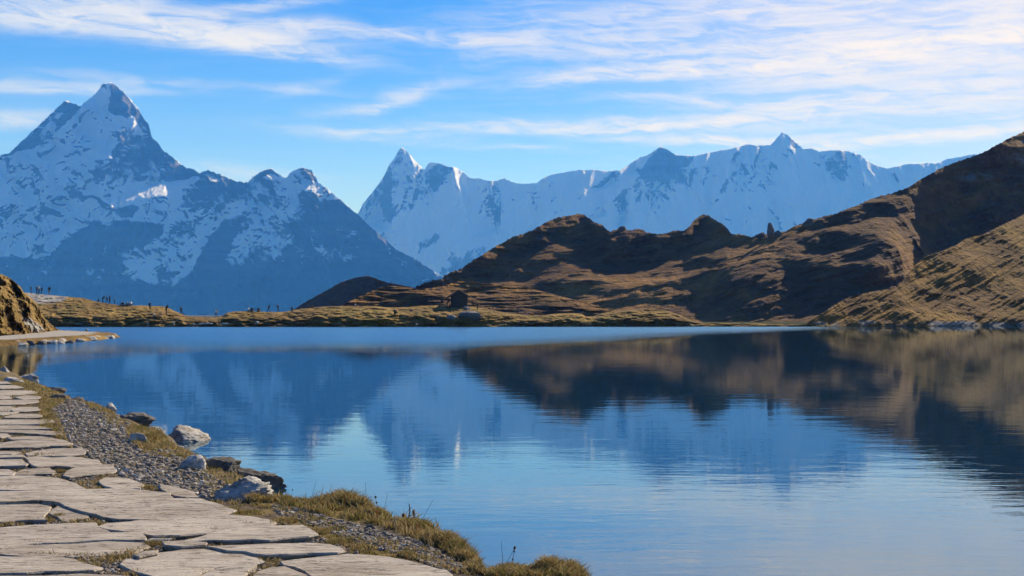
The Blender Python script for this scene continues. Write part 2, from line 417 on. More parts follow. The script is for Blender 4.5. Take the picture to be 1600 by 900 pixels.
def far_snow(PX, PY, X, Y, Z):
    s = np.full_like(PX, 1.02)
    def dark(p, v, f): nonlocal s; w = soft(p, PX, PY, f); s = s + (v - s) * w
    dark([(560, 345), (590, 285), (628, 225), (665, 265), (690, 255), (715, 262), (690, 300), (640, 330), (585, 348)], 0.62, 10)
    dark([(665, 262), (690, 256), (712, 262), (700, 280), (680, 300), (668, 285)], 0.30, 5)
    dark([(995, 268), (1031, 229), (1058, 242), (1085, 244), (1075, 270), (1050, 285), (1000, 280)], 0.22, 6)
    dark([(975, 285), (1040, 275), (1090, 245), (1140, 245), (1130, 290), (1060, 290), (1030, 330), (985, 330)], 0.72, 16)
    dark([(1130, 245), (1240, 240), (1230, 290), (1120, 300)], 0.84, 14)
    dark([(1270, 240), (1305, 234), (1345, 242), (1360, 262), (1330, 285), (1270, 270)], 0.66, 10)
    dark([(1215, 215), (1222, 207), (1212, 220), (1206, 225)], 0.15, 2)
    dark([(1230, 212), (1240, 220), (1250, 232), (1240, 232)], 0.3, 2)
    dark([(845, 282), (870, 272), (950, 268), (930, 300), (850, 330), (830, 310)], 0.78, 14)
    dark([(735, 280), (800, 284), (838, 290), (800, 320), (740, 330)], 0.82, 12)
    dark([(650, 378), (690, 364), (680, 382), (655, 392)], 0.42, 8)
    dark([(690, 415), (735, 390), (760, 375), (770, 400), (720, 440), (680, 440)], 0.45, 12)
    s += 0.20 * (ridged(X / 240 + 0.5 * fbm(X / 600, Z / 600, 1.0, 3), Z / 1300, 7.7, 4) - 0.8) * 1.2
    for p in FAR_FLAT: dark(p, 1.6, 2)
    return s


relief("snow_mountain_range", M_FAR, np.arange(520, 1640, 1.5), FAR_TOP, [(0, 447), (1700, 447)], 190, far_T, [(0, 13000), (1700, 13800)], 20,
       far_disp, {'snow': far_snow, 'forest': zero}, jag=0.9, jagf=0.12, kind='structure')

# ----------------------------------------------------------------- the pyramid peak and the dark shoulder in front of it
PEAK_TOP = [(-80, 285), (0, 243), (15, 238), (45, 210), (75, 182), (100, 158), (105, 156), (118, 163), (125, 166), (130, 162), (150, 145), (160, 132), (173, 129), (178, 131), (190, 140), (205, 156), (218, 172), (225, 185), (233, 195), (237, 215), (245, 220), (253, 232), (275, 250), (290, 262), (300, 262), (310, 270), (325, 265), (332, 268), (345, 273), (355, 278), (365, 282), (380, 284), (388, 284), (395, 276), (408, 268), (423, 263), (432, 270), (443, 278), (448, 276), (455, 268), (467, 263), (474, 262), (485, 264), (492, 272), (497, 285), (510, 293), (520, 302), (540, 318), (560, 336), (580, 355), (600, 372), (620, 390), (640, 400), (655, 408), (675, 422), (692, 432), (740, 458)]
PEAK_FLAT = [[(172, 314), (190, 304), (215, 294), (240, 288), (275, 285), (300, 280), (290, 288), (275, 294), (268, 304), (240, 306), (215, 308), (190, 311)],
             [(412, 277), (424, 272), (434, 278), (422, 281)], [(470, 291), (490, 288), (502, 296), (484, 296)],
             [(127, 355), (138, 350), (136, 354)], [(395, 298), (402, 300), (400, 306)]]


def peak_T(PX, PY):
    T = 1.15 + 0.08 * fbm(PX / 70, PY / 50, 3.0, 3)
    T -= 0.18 * soft([(0, 300), (150, 330), (150, 470), (0, 470)], PX, PY, 60)
    return np.maximum(T, 0.15)


def peak_disp(PX, PY, X, Y, Z):
    k = 1.0
    g = ridged(X / 420 + Z / 900 + 0.5 * fbm(X / 500, Z / 500, 2.0, 3), Z / 900 - X / 1500, 1.4, 6)
    big = soft([(172, 128), (240, 215), (320, 300), (380, 480), (100, 480), (160, 240)], PX, PY, 70)
    shoulder = soft([(475, 250), (620, 262), (900, 380), (900, 520), (330, 500), (400, 360)], PX, PY, 40)
    f2 = ridged(X / 120 + Z / 260 + 0.6 * fbm(X / 150, Z / 150, 6.0, 2), Z / 240 - X / 500, 9.4, 4)
    return -(g - 0.8) * 60 * k - 34 * (f2 - 0.8) * k - 60 * fbm(X / 900, Z / 800, 5.0, 3) - 90 * big - 320 * shoulder + ledges(PEAK_LEDGE, PX, PY) + spurs(PEAK_SPUR, PX, PY)


SNOWLINE = [(-40, 395), (30, 402), (60, 410), (80, 395), (110, 365), (143, 348), (205, 345), (255, 352), (258, 362), (210, 380), (190, 392), (195, 420), (225, 438), (262, 455), (300, 425), (330, 372), (352, 344)]


def peak_snow(PX, PY, X, Y, Z):
    s = np.full_like(PX, 0.90)
    def put(p, v, f): nonlocal s; w = soft(p, PX, PY, f); s = s + (v - s) * w
    put([(0, 243), (100, 250), (200, 262), (200, 290), (150, 285), (60, 310), (0, 330)], 0.84, 14)
    put([(172, 128), (180, 131), (195, 148), (215, 172), (233, 195), (238, 216), (226, 212), (208, 182), (180, 180), (167, 172), (173, 152)], -0.05, 2.5)
    put([(102, 155), (120, 163), (126, 166), (112, 184), (84, 212), (52, 231), (12, 240), (58, 198)], 0.30, 3)
    put([(96, 172), (100, 176), (80, 200), (56, 222), (62, 208)], 0.8, 3)
    put([(152, 143), (168, 134), (170, 160), (165, 180), (140, 200), (92, 222), (72, 226), (100, 196), (130, 166)], 1.25, 3)
    put([(192, 192), (210, 200), (226, 226), (236, 262), (200, 255), (165, 244), (185, 222), (180, 205)], 0.36, 5)
    put([(215, 178), (240, 214), (282, 258), (312, 268), (292, 284), (258, 268), (236, 250), (224, 215)], 0.30, 4)
    put([(150, 245), (240, 260), (290, 284), (230, 284), (160, 290), (130, 270)], 0.55, 8)
    put([(298, 272), (328, 264), (386, 284), (398, 298), (370, 312), (330, 330), (278, 326), (288, 300)], 0.40, 7)
    put([(388, 286), (425, 262), (440, 280), (470, 262), (495, 288), (520, 300), (480, 330), (420, 330), (380, 320)], 0.62, 6)
    put([(396, 275), (421, 263), (410, 276), (398, 286)], 0.3, 3)
    put([(472, 262), (487, 264), (494, 284), (484, 280)], 0.2, 2)
    low = [(-90, 400)] + SNOWLINE + [(352, 520), (-90, 520)]
    put(low, 0.06, 5)
    put([(140, 350), (255, 352), (250, 372), (190, 392), (195, 425), (150, 420), (130, 390)], 0.12, 8)
    put([(172, 326), (215, 322), (206, 340), (190, 338)], 0.12, 4)
    put([(318, 352), (342, 348), (336, 370), (322, 374)], 0.3, 5)
    # glacier tongue down between the two dark buttresses
    put([(262, 330), (335, 318), (352, 330), (330, 372), (300, 424), (264, 456), (226, 438), (170, 428), (205, 418), (240, 398), (262, 365)], 0.80, 6)
    put([(276, 398), (300, 398), (298, 410), (282, 408)], 0.25, 4)
    put([(246, 424), (285, 424), (270, 440), (248, 438)], 0.4, 5)
    # the dark shoulder on the right
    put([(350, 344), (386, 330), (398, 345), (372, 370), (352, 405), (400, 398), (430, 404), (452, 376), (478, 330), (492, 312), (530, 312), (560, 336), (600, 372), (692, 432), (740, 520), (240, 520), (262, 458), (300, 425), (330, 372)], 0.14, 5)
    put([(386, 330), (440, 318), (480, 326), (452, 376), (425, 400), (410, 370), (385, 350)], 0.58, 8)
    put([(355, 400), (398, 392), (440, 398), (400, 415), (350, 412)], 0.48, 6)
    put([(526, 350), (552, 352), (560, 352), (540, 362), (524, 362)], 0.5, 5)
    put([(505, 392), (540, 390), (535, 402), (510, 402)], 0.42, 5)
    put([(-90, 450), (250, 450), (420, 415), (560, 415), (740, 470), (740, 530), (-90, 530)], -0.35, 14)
    s += 0.30 * (ridged(X / 180 + 0.5 * fbm(X / 400, Z / 400, 1.0, 3), Z / 500, 7.7, 4) - 0.8)
    for p in PEAK_FLAT: put(p, 1.7, 2)
    return s


def peak_forest(PX, PY, X, Y, Z):
    line = interp([(-90, 430), (120, 438), (260, 462), (330, 430), (480, 400), (560, 395), (640, 410), (740, 450)], PX)
    return np.clip((PY - line) / 26 + 0.5 * fbm(X / 250, Z / 200, 3.0, 4), 0, 1)


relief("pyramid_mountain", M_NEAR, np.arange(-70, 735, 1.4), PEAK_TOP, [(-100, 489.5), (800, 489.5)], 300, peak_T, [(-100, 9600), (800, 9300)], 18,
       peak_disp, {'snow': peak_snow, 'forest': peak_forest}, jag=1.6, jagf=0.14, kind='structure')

# ----------------------------------------------------------------- brown hills beyond the lake
M_HILL = mat_heath("autumn_hill_grass", 60, (0.25, 0.132, 0.04), (0.105, 0.057, 0.024), greenness=0.12)
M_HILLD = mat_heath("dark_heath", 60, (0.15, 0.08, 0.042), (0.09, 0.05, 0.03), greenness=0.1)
M_SLOPE = mat_heath("near_slope_grass", 22, (0.235, 0.137, 0.04), (0.115, 0.064, 0.026), greenness=0.2)

BIG_TOP = [(655, 446), (668, 440), (675, 437), (690, 436.5), (694, 430), (705, 425), (720, 420), (735, 409), (750, 400), (775, 385), (800, 370), (820, 364), (835, 358), (850, 349), (870, 340), (890, 336), (907, 334), (915, 337), (925, 344), (935, 349), (941, 351), (948, 359), (955, 361), (968, 356), (975, 356), (983, 360), (995, 357), (1005, 359), (1012, 363), (1020, 364), (1030, 366), (1042, 364), (1055, 360), (1068, 360), (1078, 353), (1085, 343), (1092, 338), (1100, 334.5), (1108, 337), (1115, 342), (1125, 347), (1135, 354), (1142, 364), (1155, 366), (1175, 370), (1190, 365), (1215, 366), (1222, 362), (1230, 360), (1242, 353), (1250, 350), (1265, 343), (1275, 341), (1290, 337), (1310, 332), (1320, 328), (1340, 320), (1358, 312), (1375, 306), (1390, 303), (1410, 296), (1420, 292), (1432, 284), (1445, 276), (1460, 268), (1480, 258), (1505, 249), (1525, 243), (1540, 236), (1560, 225), (1575, 217), (1600, 205), (1650, 182)]
BIG_DARK = [  # steep faces turned away from the sun: outline, slope, feather
    ([(650, 450), (690, 434), (750, 398), (835, 356), (842, 372), (832, 384), (815, 392), (800, 404), (780, 420), (760, 432), (720, 446)], 1.8, 5),
    ([(845, 376), (850, 347), (907, 333), (928, 345), (945, 352), (935, 366), (915, 378), (880, 384), (852, 386)], 1.7, 4),
    ([(795, 428), (830, 402), (862, 396), (884, 404), (878, 416), (850, 422), (830, 432)], 1.05, 6),
    ([(900, 408), (915, 394), (950, 384), (975, 370), (1000, 362), (1060, 364), (1092, 340), (1135, 360), (1105, 370), (1060, 384), (1020, 396), (985, 406), (925, 414)], 1.05, 5),
    ([(840, 452), (860, 440), (905, 436), (940, 444), (930, 456), (880, 458), (850, 456)], 0.95, 6),
    ([(845, 482), (870, 480), (920, 480), (960, 474), (1000, 462), (1035, 450), (1028, 457), (995, 468), (962, 481), (925, 490), (860, 490)], 0.95, 4),
    ([(1025, 482), (1050, 484), (1085, 466), (1120, 446), (1140, 428), (1110, 440), (1080, 455), (1050, 470)], 0.95, 4),
    ([(1405, 334), (1410, 300), (1500, 240), (1700, 140), (1700, 360), (1500, 382), (1445, 378), (1432, 358)], 2.6, 5),
    ([(1300, 372), (1330, 358), (1352, 364), (1345, 378), (1310, 384)], 1.0, 5),
    ([(1212, 398), (1222, 374), (1248, 362), (1290, 366), (1292, 380), (1268, 392), (1232, 404)], 1.05, 5),
    ([(1185, 430), (1215, 410), (1255, 412), (1340, 424), (1425, 414), (1420, 436), (1350, 450), (1300, 468), (1240, 494), (1150, 494), (1160, 455)], 1.1, 6),
    ([(1395, 398), (1440, 388), (1480, 386), (1470, 400), (1420, 410)], 1.0, 4),
    ([(1142, 362), (1190, 368), (1215, 372), (1190, 380), (1165, 386)], 0.95, 4),
    ([(1385, 330), (1408, 322), (1330, 330), (1270, 345), (1240, 358), (1260, 352), (1310, 345)], 0.9, 4),
]


def big_T(PX, PY):
    # terracettes and gullies that slant down to the left, as the grain of the slope runs
    q = PY + 0.42 * (PX - 900) * np.clip((PX - 760) / 500, 0, 1)
    T = 0.25 + 0.06 * fbm(PX / 120, q / 40, 2.0, 2)
    T = np.clip(T, 0.19, 1.2)
    jx, jy = 15 * fbm(PX / 45, PY / 22, 1.0, 4), 8 * fbm(PX / 45, PY / 22, 7.0, 4)
    for p, v, f in BIG_DARK:
        w = soft(p, PX + jx, PY + jy, f + 4); T = T + (v - T) * w
    return T


def hill_disp(amp, L, grain=0.0, gx=50, gy=12, shear=0.42, x0=900, xr=(760, 500)):
    def f(PX, PY, X, Y, Z):
        q = PY + shear * (PX - x0) * np.clip((PX - xr[0]) / xr[1], 0, 1)
        return -grain * fbm(PX / gx + 0.4 * fbm(PX / 70, q / 30, 1.0, 2), q / gy, 6.0, 4, 0.5) - amp * (0.8 * fbm(X / L, Y / L, Z / L, 5, 0.55) + 0.6 * (ridged(X / L * 0.6, Y / L * 0.6, Z / L * 0.9 + 3, 4) - 0.8))
    return f


def big_rock(PX, PY, X, Y, Z):
    r = 0.10 + 0.25 * soft([(1330, 390), (1450, 350), (1460, 420), (1380, 430)], PX, PY, 25)
    r += 0.3 * soft([(1180, 372), (1240, 352), (1330, 320), (1330, 332), (1240, 362)], PX, PY, 4) + 0.3 * soft([(935, 350), (950, 352), (990, 368), (960, 372)], PX, PY, 6)
    r += 0.35 * soft([(1450, 280), (1600, 210), (1650, 260), (1600, 300), (1500, 300)], PX, PY, 20)
    return r


relief("brown_hill", M_HILL, np.arange(650, 1645, 1.25), BIG_TOP, [(600, 503), (1700, 503)], 300, big_T, [(600, 640), (1100, 560), (1300, 520), (1700, 520)], 26,
       hill_disp(9.0, 48.0, 2.4, 70, 12, 0.25), {'rock': big_rock, 'gravel': zero}, jag=1.3, jagf=0.16, kind='structure')

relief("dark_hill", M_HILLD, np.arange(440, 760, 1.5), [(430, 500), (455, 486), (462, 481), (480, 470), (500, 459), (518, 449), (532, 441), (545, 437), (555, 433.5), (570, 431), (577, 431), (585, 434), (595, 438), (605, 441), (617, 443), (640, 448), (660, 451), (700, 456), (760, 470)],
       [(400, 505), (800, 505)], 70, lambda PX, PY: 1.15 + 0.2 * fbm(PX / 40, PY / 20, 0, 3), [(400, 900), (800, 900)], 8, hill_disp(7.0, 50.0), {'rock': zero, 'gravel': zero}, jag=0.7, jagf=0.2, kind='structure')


def low_T(PX, PY):
    T = 0.26 + 0.07 * fbm(PX / 80, PY / 12, 4.0, 2)
    for p, v, f in [([(520, 482), (560, 464), (600, 449), (640, 447), (655, 452), (640, 458), (672, 466), (700, 472), (690, 484), (520, 490)], 1.1, 3),
                    ([(690, 446), (715, 440), (740, 440), (770, 447), (765, 452), (720, 452)], 1.0, 3), ([(660, 464), (690, 462), (700, 470), (660, 476)], 0.9, 4),
                    ([(842, 478), (860, 476), (900, 484), (940, 488), (900, 496), (852, 492)], 1.0, 3)]:
        T = T + (v - T) * soft(p, PX, PY, f)
    return np.clip(T, 0.14, 1.3)


relief("low_brown_hill", M_HILL, np.arange(500, 1000, 1.25), [(480, 500), (520, 485), (540, 474), (560, 464), (580, 455), (595, 449.5), (605, 447), (620, 447), (635, 449), (655, 451.5), (675, 450), (695, 446), (710, 441), (725, 439), (735, 439.5), (750, 442), (770, 444.5), (790, 447), (810, 449), (830, 451), (850, 456), (880, 464), (920, 474), (960, 484), (1000, 496)],
       [(450, 504), (1050, 504)], 110, low_T, [(450, 430), (1050, 430)], 16, hill_disp(1.0, 22.0, 2.2, 40, 5, 0.0), {'rock': zero, 'gravel': zero}, jag=0.35, jagf=0.2, kind='structure')


def slope_T(PX, PY):
    q = PY + 0.55 * (PX - 1450)
    T = np.clip(0.41 + 0.12 * fbm(PX / 80, q / 30, 2.0, 2), 0.26, 1.3)
    for p, v, f in [([(1402, 462), (1412, 432), (1430, 414), (1470, 400), (1470, 416), (1440, 430), (1424, 446), (1416, 470)], 1.25, 4),
                    ([(1410, 470), (1450, 440), (1520, 425), (1575, 405), (1580, 420), (1530, 440), (1480, 455), (1440, 468)], 1.0, 5),
                    ([(1500, 425), (1560, 408), (1585, 428), (1560, 440), (1500, 455), (1460, 462)], 0.9, 6),
                    ([(1275, 505), (1300, 478), (1345, 468), (1330, 486), (1310, 505)], 1.2, 5), ([(1330, 505), (1345, 480), (1400, 476), (1400, 486), (1365, 498)], 1.1, 4),
                    ([(1380, 500), (1390, 486), (1430, 482), (1440, 490), (1410, 500)], 1.1, 4), ([(1330, 502), (1650, 500), (1650, 512), (1330, 512)], 1.2, 3), ([(1510, 380), (1530, 366), (1570, 358), (1560, 370), (1530, 382)], 1.0, 4)]:
        T = T + (v - T) * soft(p, PX, PY, f)
    return np.clip(T, 0.14, 1.5)


relief("lakeside_slope", M_SLOPE, np.arange(1230, 1640, 0.9), [(1225, 509), (1255, 508), (1268, 500), (1285, 489), (1300, 479), (1315, 470), (1330, 463), (1345, 459), (1365, 455), (1385, 452), (1400, 449), (1408, 444), (1413, 434), (1420, 424), (1432, 412), (1445, 401), (1460, 396), (1480, 389), (1495, 382), (1508, 373), (1520, 370), (1535, 367), (1550, 359), (1565, 352), (1580, 345), (1600, 335), (1645, 316)],
       [(1200, 510.5), (1650, 508.6)], 190, slope_T, [(1200, 237), (1650, 262)], 18, hill_disp(1.3, 13.0, 1.0, 34, 9, 0.55, 1450, (0, 1)), {'rock': lambda PX, PY, X, Y, Z: 0.12 + 0.4 * soft([(1225, 500), (1650, 500), (1650, 515), (1225, 515)], PX, PY, 4), 'gravel': zero}, jag=0.8, jagf=0.25, back=(0.5, 6), kind='structure')

# ----------------------------------------------------------------- far shore of the lake
M_SHORE = mat_heath("shore_turf", 9, (0.32, 0.205, 0.065), (0.18, 0.115, 0.045), green=(0.16, 0.145, 0.035), greenness=0.55)
SHORE_TOP = [(-60, 452), (45, 457.5), (57, 459), (77, 461), (100, 463), (130, 465.5), (150, 471), (172, 474.5), (190, 477.5), (220, 477), (235, 478), (255, 478.5), (265, 482), (275, 487), (290, 493), (300, 494.5), (340, 496), (347, 493.5), (355, 488.5), (365, 486.5), (385, 486), (410, 487), (440, 487.5), (450, 486), (470, 482.5), (490, 480.5), (505, 479), (540, 478), (580, 478), (610, 480.5), (640, 479.5), (660, 477.5), (690, 477), (700, 479), (740, 480), (760, 482), (785, 487.5), (810, 490.5), (845, 493), (870, 490), (895, 489), (908, 490), (915, 494.5), (930, 494), (940, 489.5), (960, 485.5), (985, 483.5), (1010, 482), (1022, 482), (1040, 485), (1055, 489.5), (1070, 496), (1085, 502), (1100, 504.5), (1180, 505), (1260, 507), (1290, 508.2)]


def shore_T(PX, PY):
    top = interp(SHORE_TOP, PX)
    low = np.clip((PY - np.maximum(top + 6, 490) + 3 * fbm(PX / 25, PY / 8, 9.0, 3)) / 9, 0, 1)
    T = 0.14 + 0.30 * low
    bank = np.clip((PY - 501.0 + 3.2 * fbm(PX / 22, 0.5, 5.0, 4)) / 2.0, 0, 1)
    T = T + (1.9 - T) * bank
    return np.clip(T, 0.07, 2.2)


def shore_gravel(PX, PY, X, Y, Z):
    return soft([(40, 455), (75, 460), (105, 464), (98, 470), (82, 473), (60, 474), (40, 470)], PX, PY, 3) + 0.0


relief("far_shore", M_SHORE, np.concatenate([np.arange(-60, 30, 3.0), np.arange(30, 1120, 1.0), np.arange(1120, 1290, 2.0)]), SHORE_TOP, [(-60, 511), (1300, 510.4)], 110, shore_T, [(-60, 236), (1300, 241)], 20,
       lambda PX, PY, X, Y, Z: -(0.9 * fbm(PX / 16, PY / 3.4, 3.0, 4, 0.6) + 0.9 * fbm(X / 2.6, Y / 9, Z / 0.8, 4, 0.6) + 0.6 * (ridged(X / 3.5, Y / 12, Z / 1.2, 3) - 0.8)) * np.clip((PY - interp(SHORE_TOP, PX)) / 3, 0.15, 1), {'rock': lambda PX, PY, X, Y, Z: 0.14 + 0.26 * np.clip((PY - 503) / 4, 0, 1), 'gravel': shore_gravel},
       jag=0.35, jagf=0.3, back=(0.10, 6), kind='structure')
# ----------------------------------------------------------------- lake, valley floor and air
def mat_water():
    m, n = material("lake_water"); P = n.geo()['Position']
    x, y, z = n.sep(P)
    # wind-ruffled band along the far shore, glassy water in front of it
    edge = n.m('ADD', y, n.m('MULTIPLY', n.m('SUBTRACT', n.noise(n.comb(n.m('MULTIPLY', x, 0.03), n.m('MULTIPLY', y, 0.012), 0.0), 1.0, 4), 0.5), 44.0))
    edge = n.m('SUBTRACT', edge, n.m('MULTIPLY', n.m('MAXIMUM', n.m('ADD', x, 5.0), 0.0), 2.3))
    band = n.sstep(edge, 72.0, 128.0)
    spots = n.sstep(n.noise(n.comb(n.m('MULTIPLY', x, 0.22), n.m('MULTIPLY', y, 0.022), 4.0), 1.0, 3), 0.58, 0.72)
    swell = n.noise(n.comb(n.m('MULTIPLY', x, 0.35), n.m('MULTIPLY', y, 0.9), 0.0), 1.0, 3, 0.5)
    rip = n.noise(n.comb(n.m('MULTIPLY', x, 1.3), n.m('MULTIPLY', y, 3.6), 2.0), 1.0, 4, 0.55, 0.5)
    fine = n.noise(n.comb(n.m('MULTIPLY', x, 5.0), n.m('MULTIPLY', y, 8.0), 5.0), 1.0, 3, 0.6)
    calm_h = n.m('ADD', n.m('ADD', n.m('MULTIPLY', swell, 0.0035), n.m('MULTIPLY', rip, n.m('ADD', n.m('ADD', 0.0007, n.sstep(y, 34.0, 12.0, 0.0, 0.0016)), n.m('MULTIPLY', spots, 0.0018)))), n.m('MULTIPLY', fine, 0.00012))
    h = n.m('ADD', calm_h, n.m('MULTIPLY', n.m('MULTIPLY', band, fine), 0.05))
    nb = n.n('ShaderNodeBump'); nb.inputs['Strength'].default_value = 1.0; nb.inputs['Distance'].default_value = 1.0; n.put(nb.inputs['Height'], h)
    gl = n.n('ShaderNodeBsdfGlossy'); n.put(gl.inputs['Color'], n.mix(band, (0.86, 0.96, 1.0), (0.52, 0.84, 1.0))); n.put(gl.inputs['Roughness'], n.m('ADD', 0.012, n.m('MULTIPLY', band, 0.18))); n.put(gl.inputs['Normal'], nb.outputs[0])  # band's gloss tinted bluer: painted-in reflection of the deeper blue sky
    df = n.n('ShaderNodeBsdfDiffuse'); n.put(df.inputs['Color'], (0.004, 0.024, 0.05))
    fr = n.n('ShaderNodeFresnel'); fr.inputs['IOR'].default_value = 2.3; n.put(fr.inputs['Normal'], nb.outputs[0])
    mx = n.n('ShaderNodeMixShader'); n.put(mx.inputs[0], fr.outputs[0]); n.t.links.new(df.outputs[0], mx.inputs[1]); n.t.links.new(gl.outputs[0], mx.inputs[2])
    o = n.n('ShaderNodeOutputMaterial'); n.t.links.new(mx.outputs[0], o.inputs[0])
    return m


me = mesh_np("lake_water", [(-130, 2, 0), (170, 2, 0), (330, 262, 0), (120, 262, 0), (-20, 262, 0), (-130, 262, 0)], [(0, 1, 2, 3)] , smooth=False)
me.clear_geometry(); me.from_pydata([(-130, -30, 0), (190, -30, 0), (330, 268, 0), (-130, 268, 0)], [], [(0, 1, 2, 3)])
link("lake_water", me, mat_water(), kind='structure')

m, n = material("valley_ground"); P = n.geo()['Position']
principled(n, n.mix(n.sstep(n.noise(P, 0.002, 6), 0.4, 0.6), (0.05, 0.055, 0.025), (0.12, 0.095, 0.04)), 1.0, None, 0.0)
me = bpy.data.meshes.new("ground"); R = 60000
me.from_pydata([(R * math.cos(a), R * math.sin(a), -4) for a in np.linspace(0, 2 * math.pi, 49)[:-1]], [], [list(range(48))])
link("ground", me, m, kind='structure')
# ----------------------------------------------------------------- left bank with the gravel road
M_BANK = mat_heath("bank_grass", 6, (0.28, 0.175, 0.056), (0.13, 0.082, 0.032), green=(0.13, 0.115, 0.025), greenness=0.25, rock=(0.30, 0.28, 0.26))
BANK_TOP = [(-130, 396), (-40, 416), (0, 427.5), (7, 430), (18, 436), (25, 442), (32, 448), (37, 456), (46, 463), (55, 471), (60, 480), (63, 487), (70, 497), (80, 507), (90, 514.2), (95, 515.4)]


def bank_disp(PX, PY, X, Y, Z):
    k = np.clip((PY - interp(BANK_TOP, PX)) / 4, 0.1, 1)
    return (-2.2 * fbm(X / 2.6, Y / 6, Z / 1.3, 5, 0.65) - 1.7 * (ridged(X / 3 + Z / 2.4, Y / 8, Z / 1.9, 4) - 0.8)) * k


relief("grassy_bank", M_BANK, np.arange(-130, 95.5, 0.75), BANK_TOP, [(-130, 526), (0, 523), (40, 521.5), (70, 518.5), (95, 515.6)], 120,
       lambda PX, PY: 0.62 + 0.25 * fbm(PX / 30, PY / 14, 3.0, 3) + 0.5 * soft([(0, 480), (30, 480), (90, 512), (60, 520), (0, 518)], PX, PY, 8), [(-130, 108), (0, 112), (40, 122), (70, 136), (95, 152)], 8,
       bank_disp, {'rock': lambda PX, PY, X, Y, Z: 0.02 + 0.50 * soft([(24, 474), (34, 482), (60, 505), (72, 516), (52, 522), (40, 505), (28, 490)], PX, PY, 6) + 0.25 * soft([(0, 490), (80, 508), (90, 516), (0, 524)], PX, PY, 6), 'gravel': zero},
       jag=0.8, jagf=0.5, back=(0.4, 5), kind='structure')

LEFT_LAND = [(-33.5, 92), (-33.0, 98), (-32.9, 105), (-34, 117), (-35.6, 129), (-40, 140), (-47, 152), (-62, 166), (-90, 185), (-140, 200), (-140, 80), (-70, 82), (-48, 86), (-38, 89)]


def left_z(X, Y):
    d = polydist(LEFT_LAND, X, Y); d = np.where(inpoly(LEFT_LAND, X, Y), d, -d) + 0.5 * fbm(X / 1.6, Y / 2.4, 3.0, 4)
    return np.interp(d, [-3, -0.6, 0, 0.25, 0.7, 3], [-1.2, -0.3, 0.02, 0.25, 0.37, 0.40]) + (0.02 + 0.12 * np.exp(-((d - 0.5) / 0.6) ** 2)) * fbm(X / 0.9, Y / 1.4, 1.0, 4), d


gx, gy = np.meshgrid(np.concatenate([np.linspace(-140, -62, 40), np.linspace(-61.5, -45, 60), np.linspace(-44.8, -30, 110)]), np.linspace(82, 200, 260)); gz, gd = left_z(gx, gy)
road = np.clip((gd - 1.1 + 0.7 * fbm(gx / 2, gy / 4, 7.0, 3)) / 0.8, 0, 1)
me = mesh_np("left_shore", np.stack([gx, gy, gz], -1).reshape(-1, 3), grid_faces(*gx.shape), {'gravel': road, 'rock': 0.15 + 0.45 * np.exp(-((gd - 0.25) / 0.45) ** 2) * np.clip(0.6 + 1.2 * fbm(gx / 1.1, gy / 2.5, 4.0, 3), 0, 1)})
link("left_shore", me, M_BANK, kind='structure')

# ----------------------------------------------------------------- near shore
EDGE = [(-160, 560), (-60, 567), (0, 575), (14, 582), (40, 593), (62, 599), (75, 606), (112, 618), (140, 628), (165, 637), (200, 650), (235, 665), (255, 678), (264, 692), (290, 704), (312, 713), (350, 724), (372, 740), (398, 758), (414, 769), (432, 779), (470, 784), (545, 786), (600, 803), (655, 818), (700, 837), (735, 863), (752, 884), (775, 890), (800, 893), (840, 887), (905, 891), (925, 906), (960, 945)]
NEAR_LAND = [tuple(ground_at(x, y, 0.40))[:2] for x, y in EDGE] + [(2.2, 5), (3.2, 1), (4, -30), (-140, -30), (-140, 62), (-60, 58)]


def near_z(X, Y):
    d = polydist(NEAR_LAND, X, Y); d = np.where(inpoly(NEAR_LAND, X, Y), d, -d)
    k = np.clip(Y / 16, 0.7, 2.2)
    d = d + 0.10 * k * fbm(X / 0.5 / k, Y / 0.7 / k, 2.0, 3)
    z = np.interp(d / k, [-2, -0.7, -0.30, -0.16, -0.05, 0.12, 0.5], [-0.9, -0.4, -0.06, 0.16, 0.33, 0.43, 0.45])
    return z + 0.007 * fbm(X / 0.22, Y / 0.30, 4.0, 4) + 0.012 * fbm(X / 1.3, Y / 1.3, 9.0, 2), d


def gz_at(x, y): return float(near_z(np.array([x]), np.array([y]))[0][0])


def pix_to_near(PX, PY):
    """positions on the near shore seen at photo positions (arrays)"""
    Z = np.full(np.shape(PX), 0.45)
    for _ in range(4):
        Y = (CAMZ - Z) * F / (PY - HZ); X = (PX - 800) / F * Y; Z = near_z(X, Y)[0]
    return X, Y, Z


def mat_near():
    m, n = material("stony_soil"); P = n.geo()['Position']
    a = n.noise(P, 1.6, 5, 0.6); b = n.noise(P, 22.0, 5, 0.7); c = n.noise(P, 90.0, 3, 0.7)
    soil = n.mix(b, (0.05, 0.036, 0.025), (0.15, 0.115, 0.08))
    gr = n.mix(c, (0.06, 0.056, 0.054), (0.30, 0.28, 0.26))
    col = n.mix(n.m('MULTIPLY', n.attr('gravel'), n.sstep(b, 0.3, 0.55)), soil, gr)
    col = n.mix(n.m('MULTIPLY', n.sstep(a, 0.45, 0.65), n.m('SUBTRACT', 1.0, n.attr('gravel'))), col, n.mix(c, (0.11, 0.085, 0.022), (0.25, 0.17, 0.055)))
    principled(n, col, 0.95, n.bump(n.m('ADD', n.m('MULTIPLY', b, 0.6), n.m('MULTIPLY', c, 0.4)), 1.0, 0.03), 0.1)
    return m


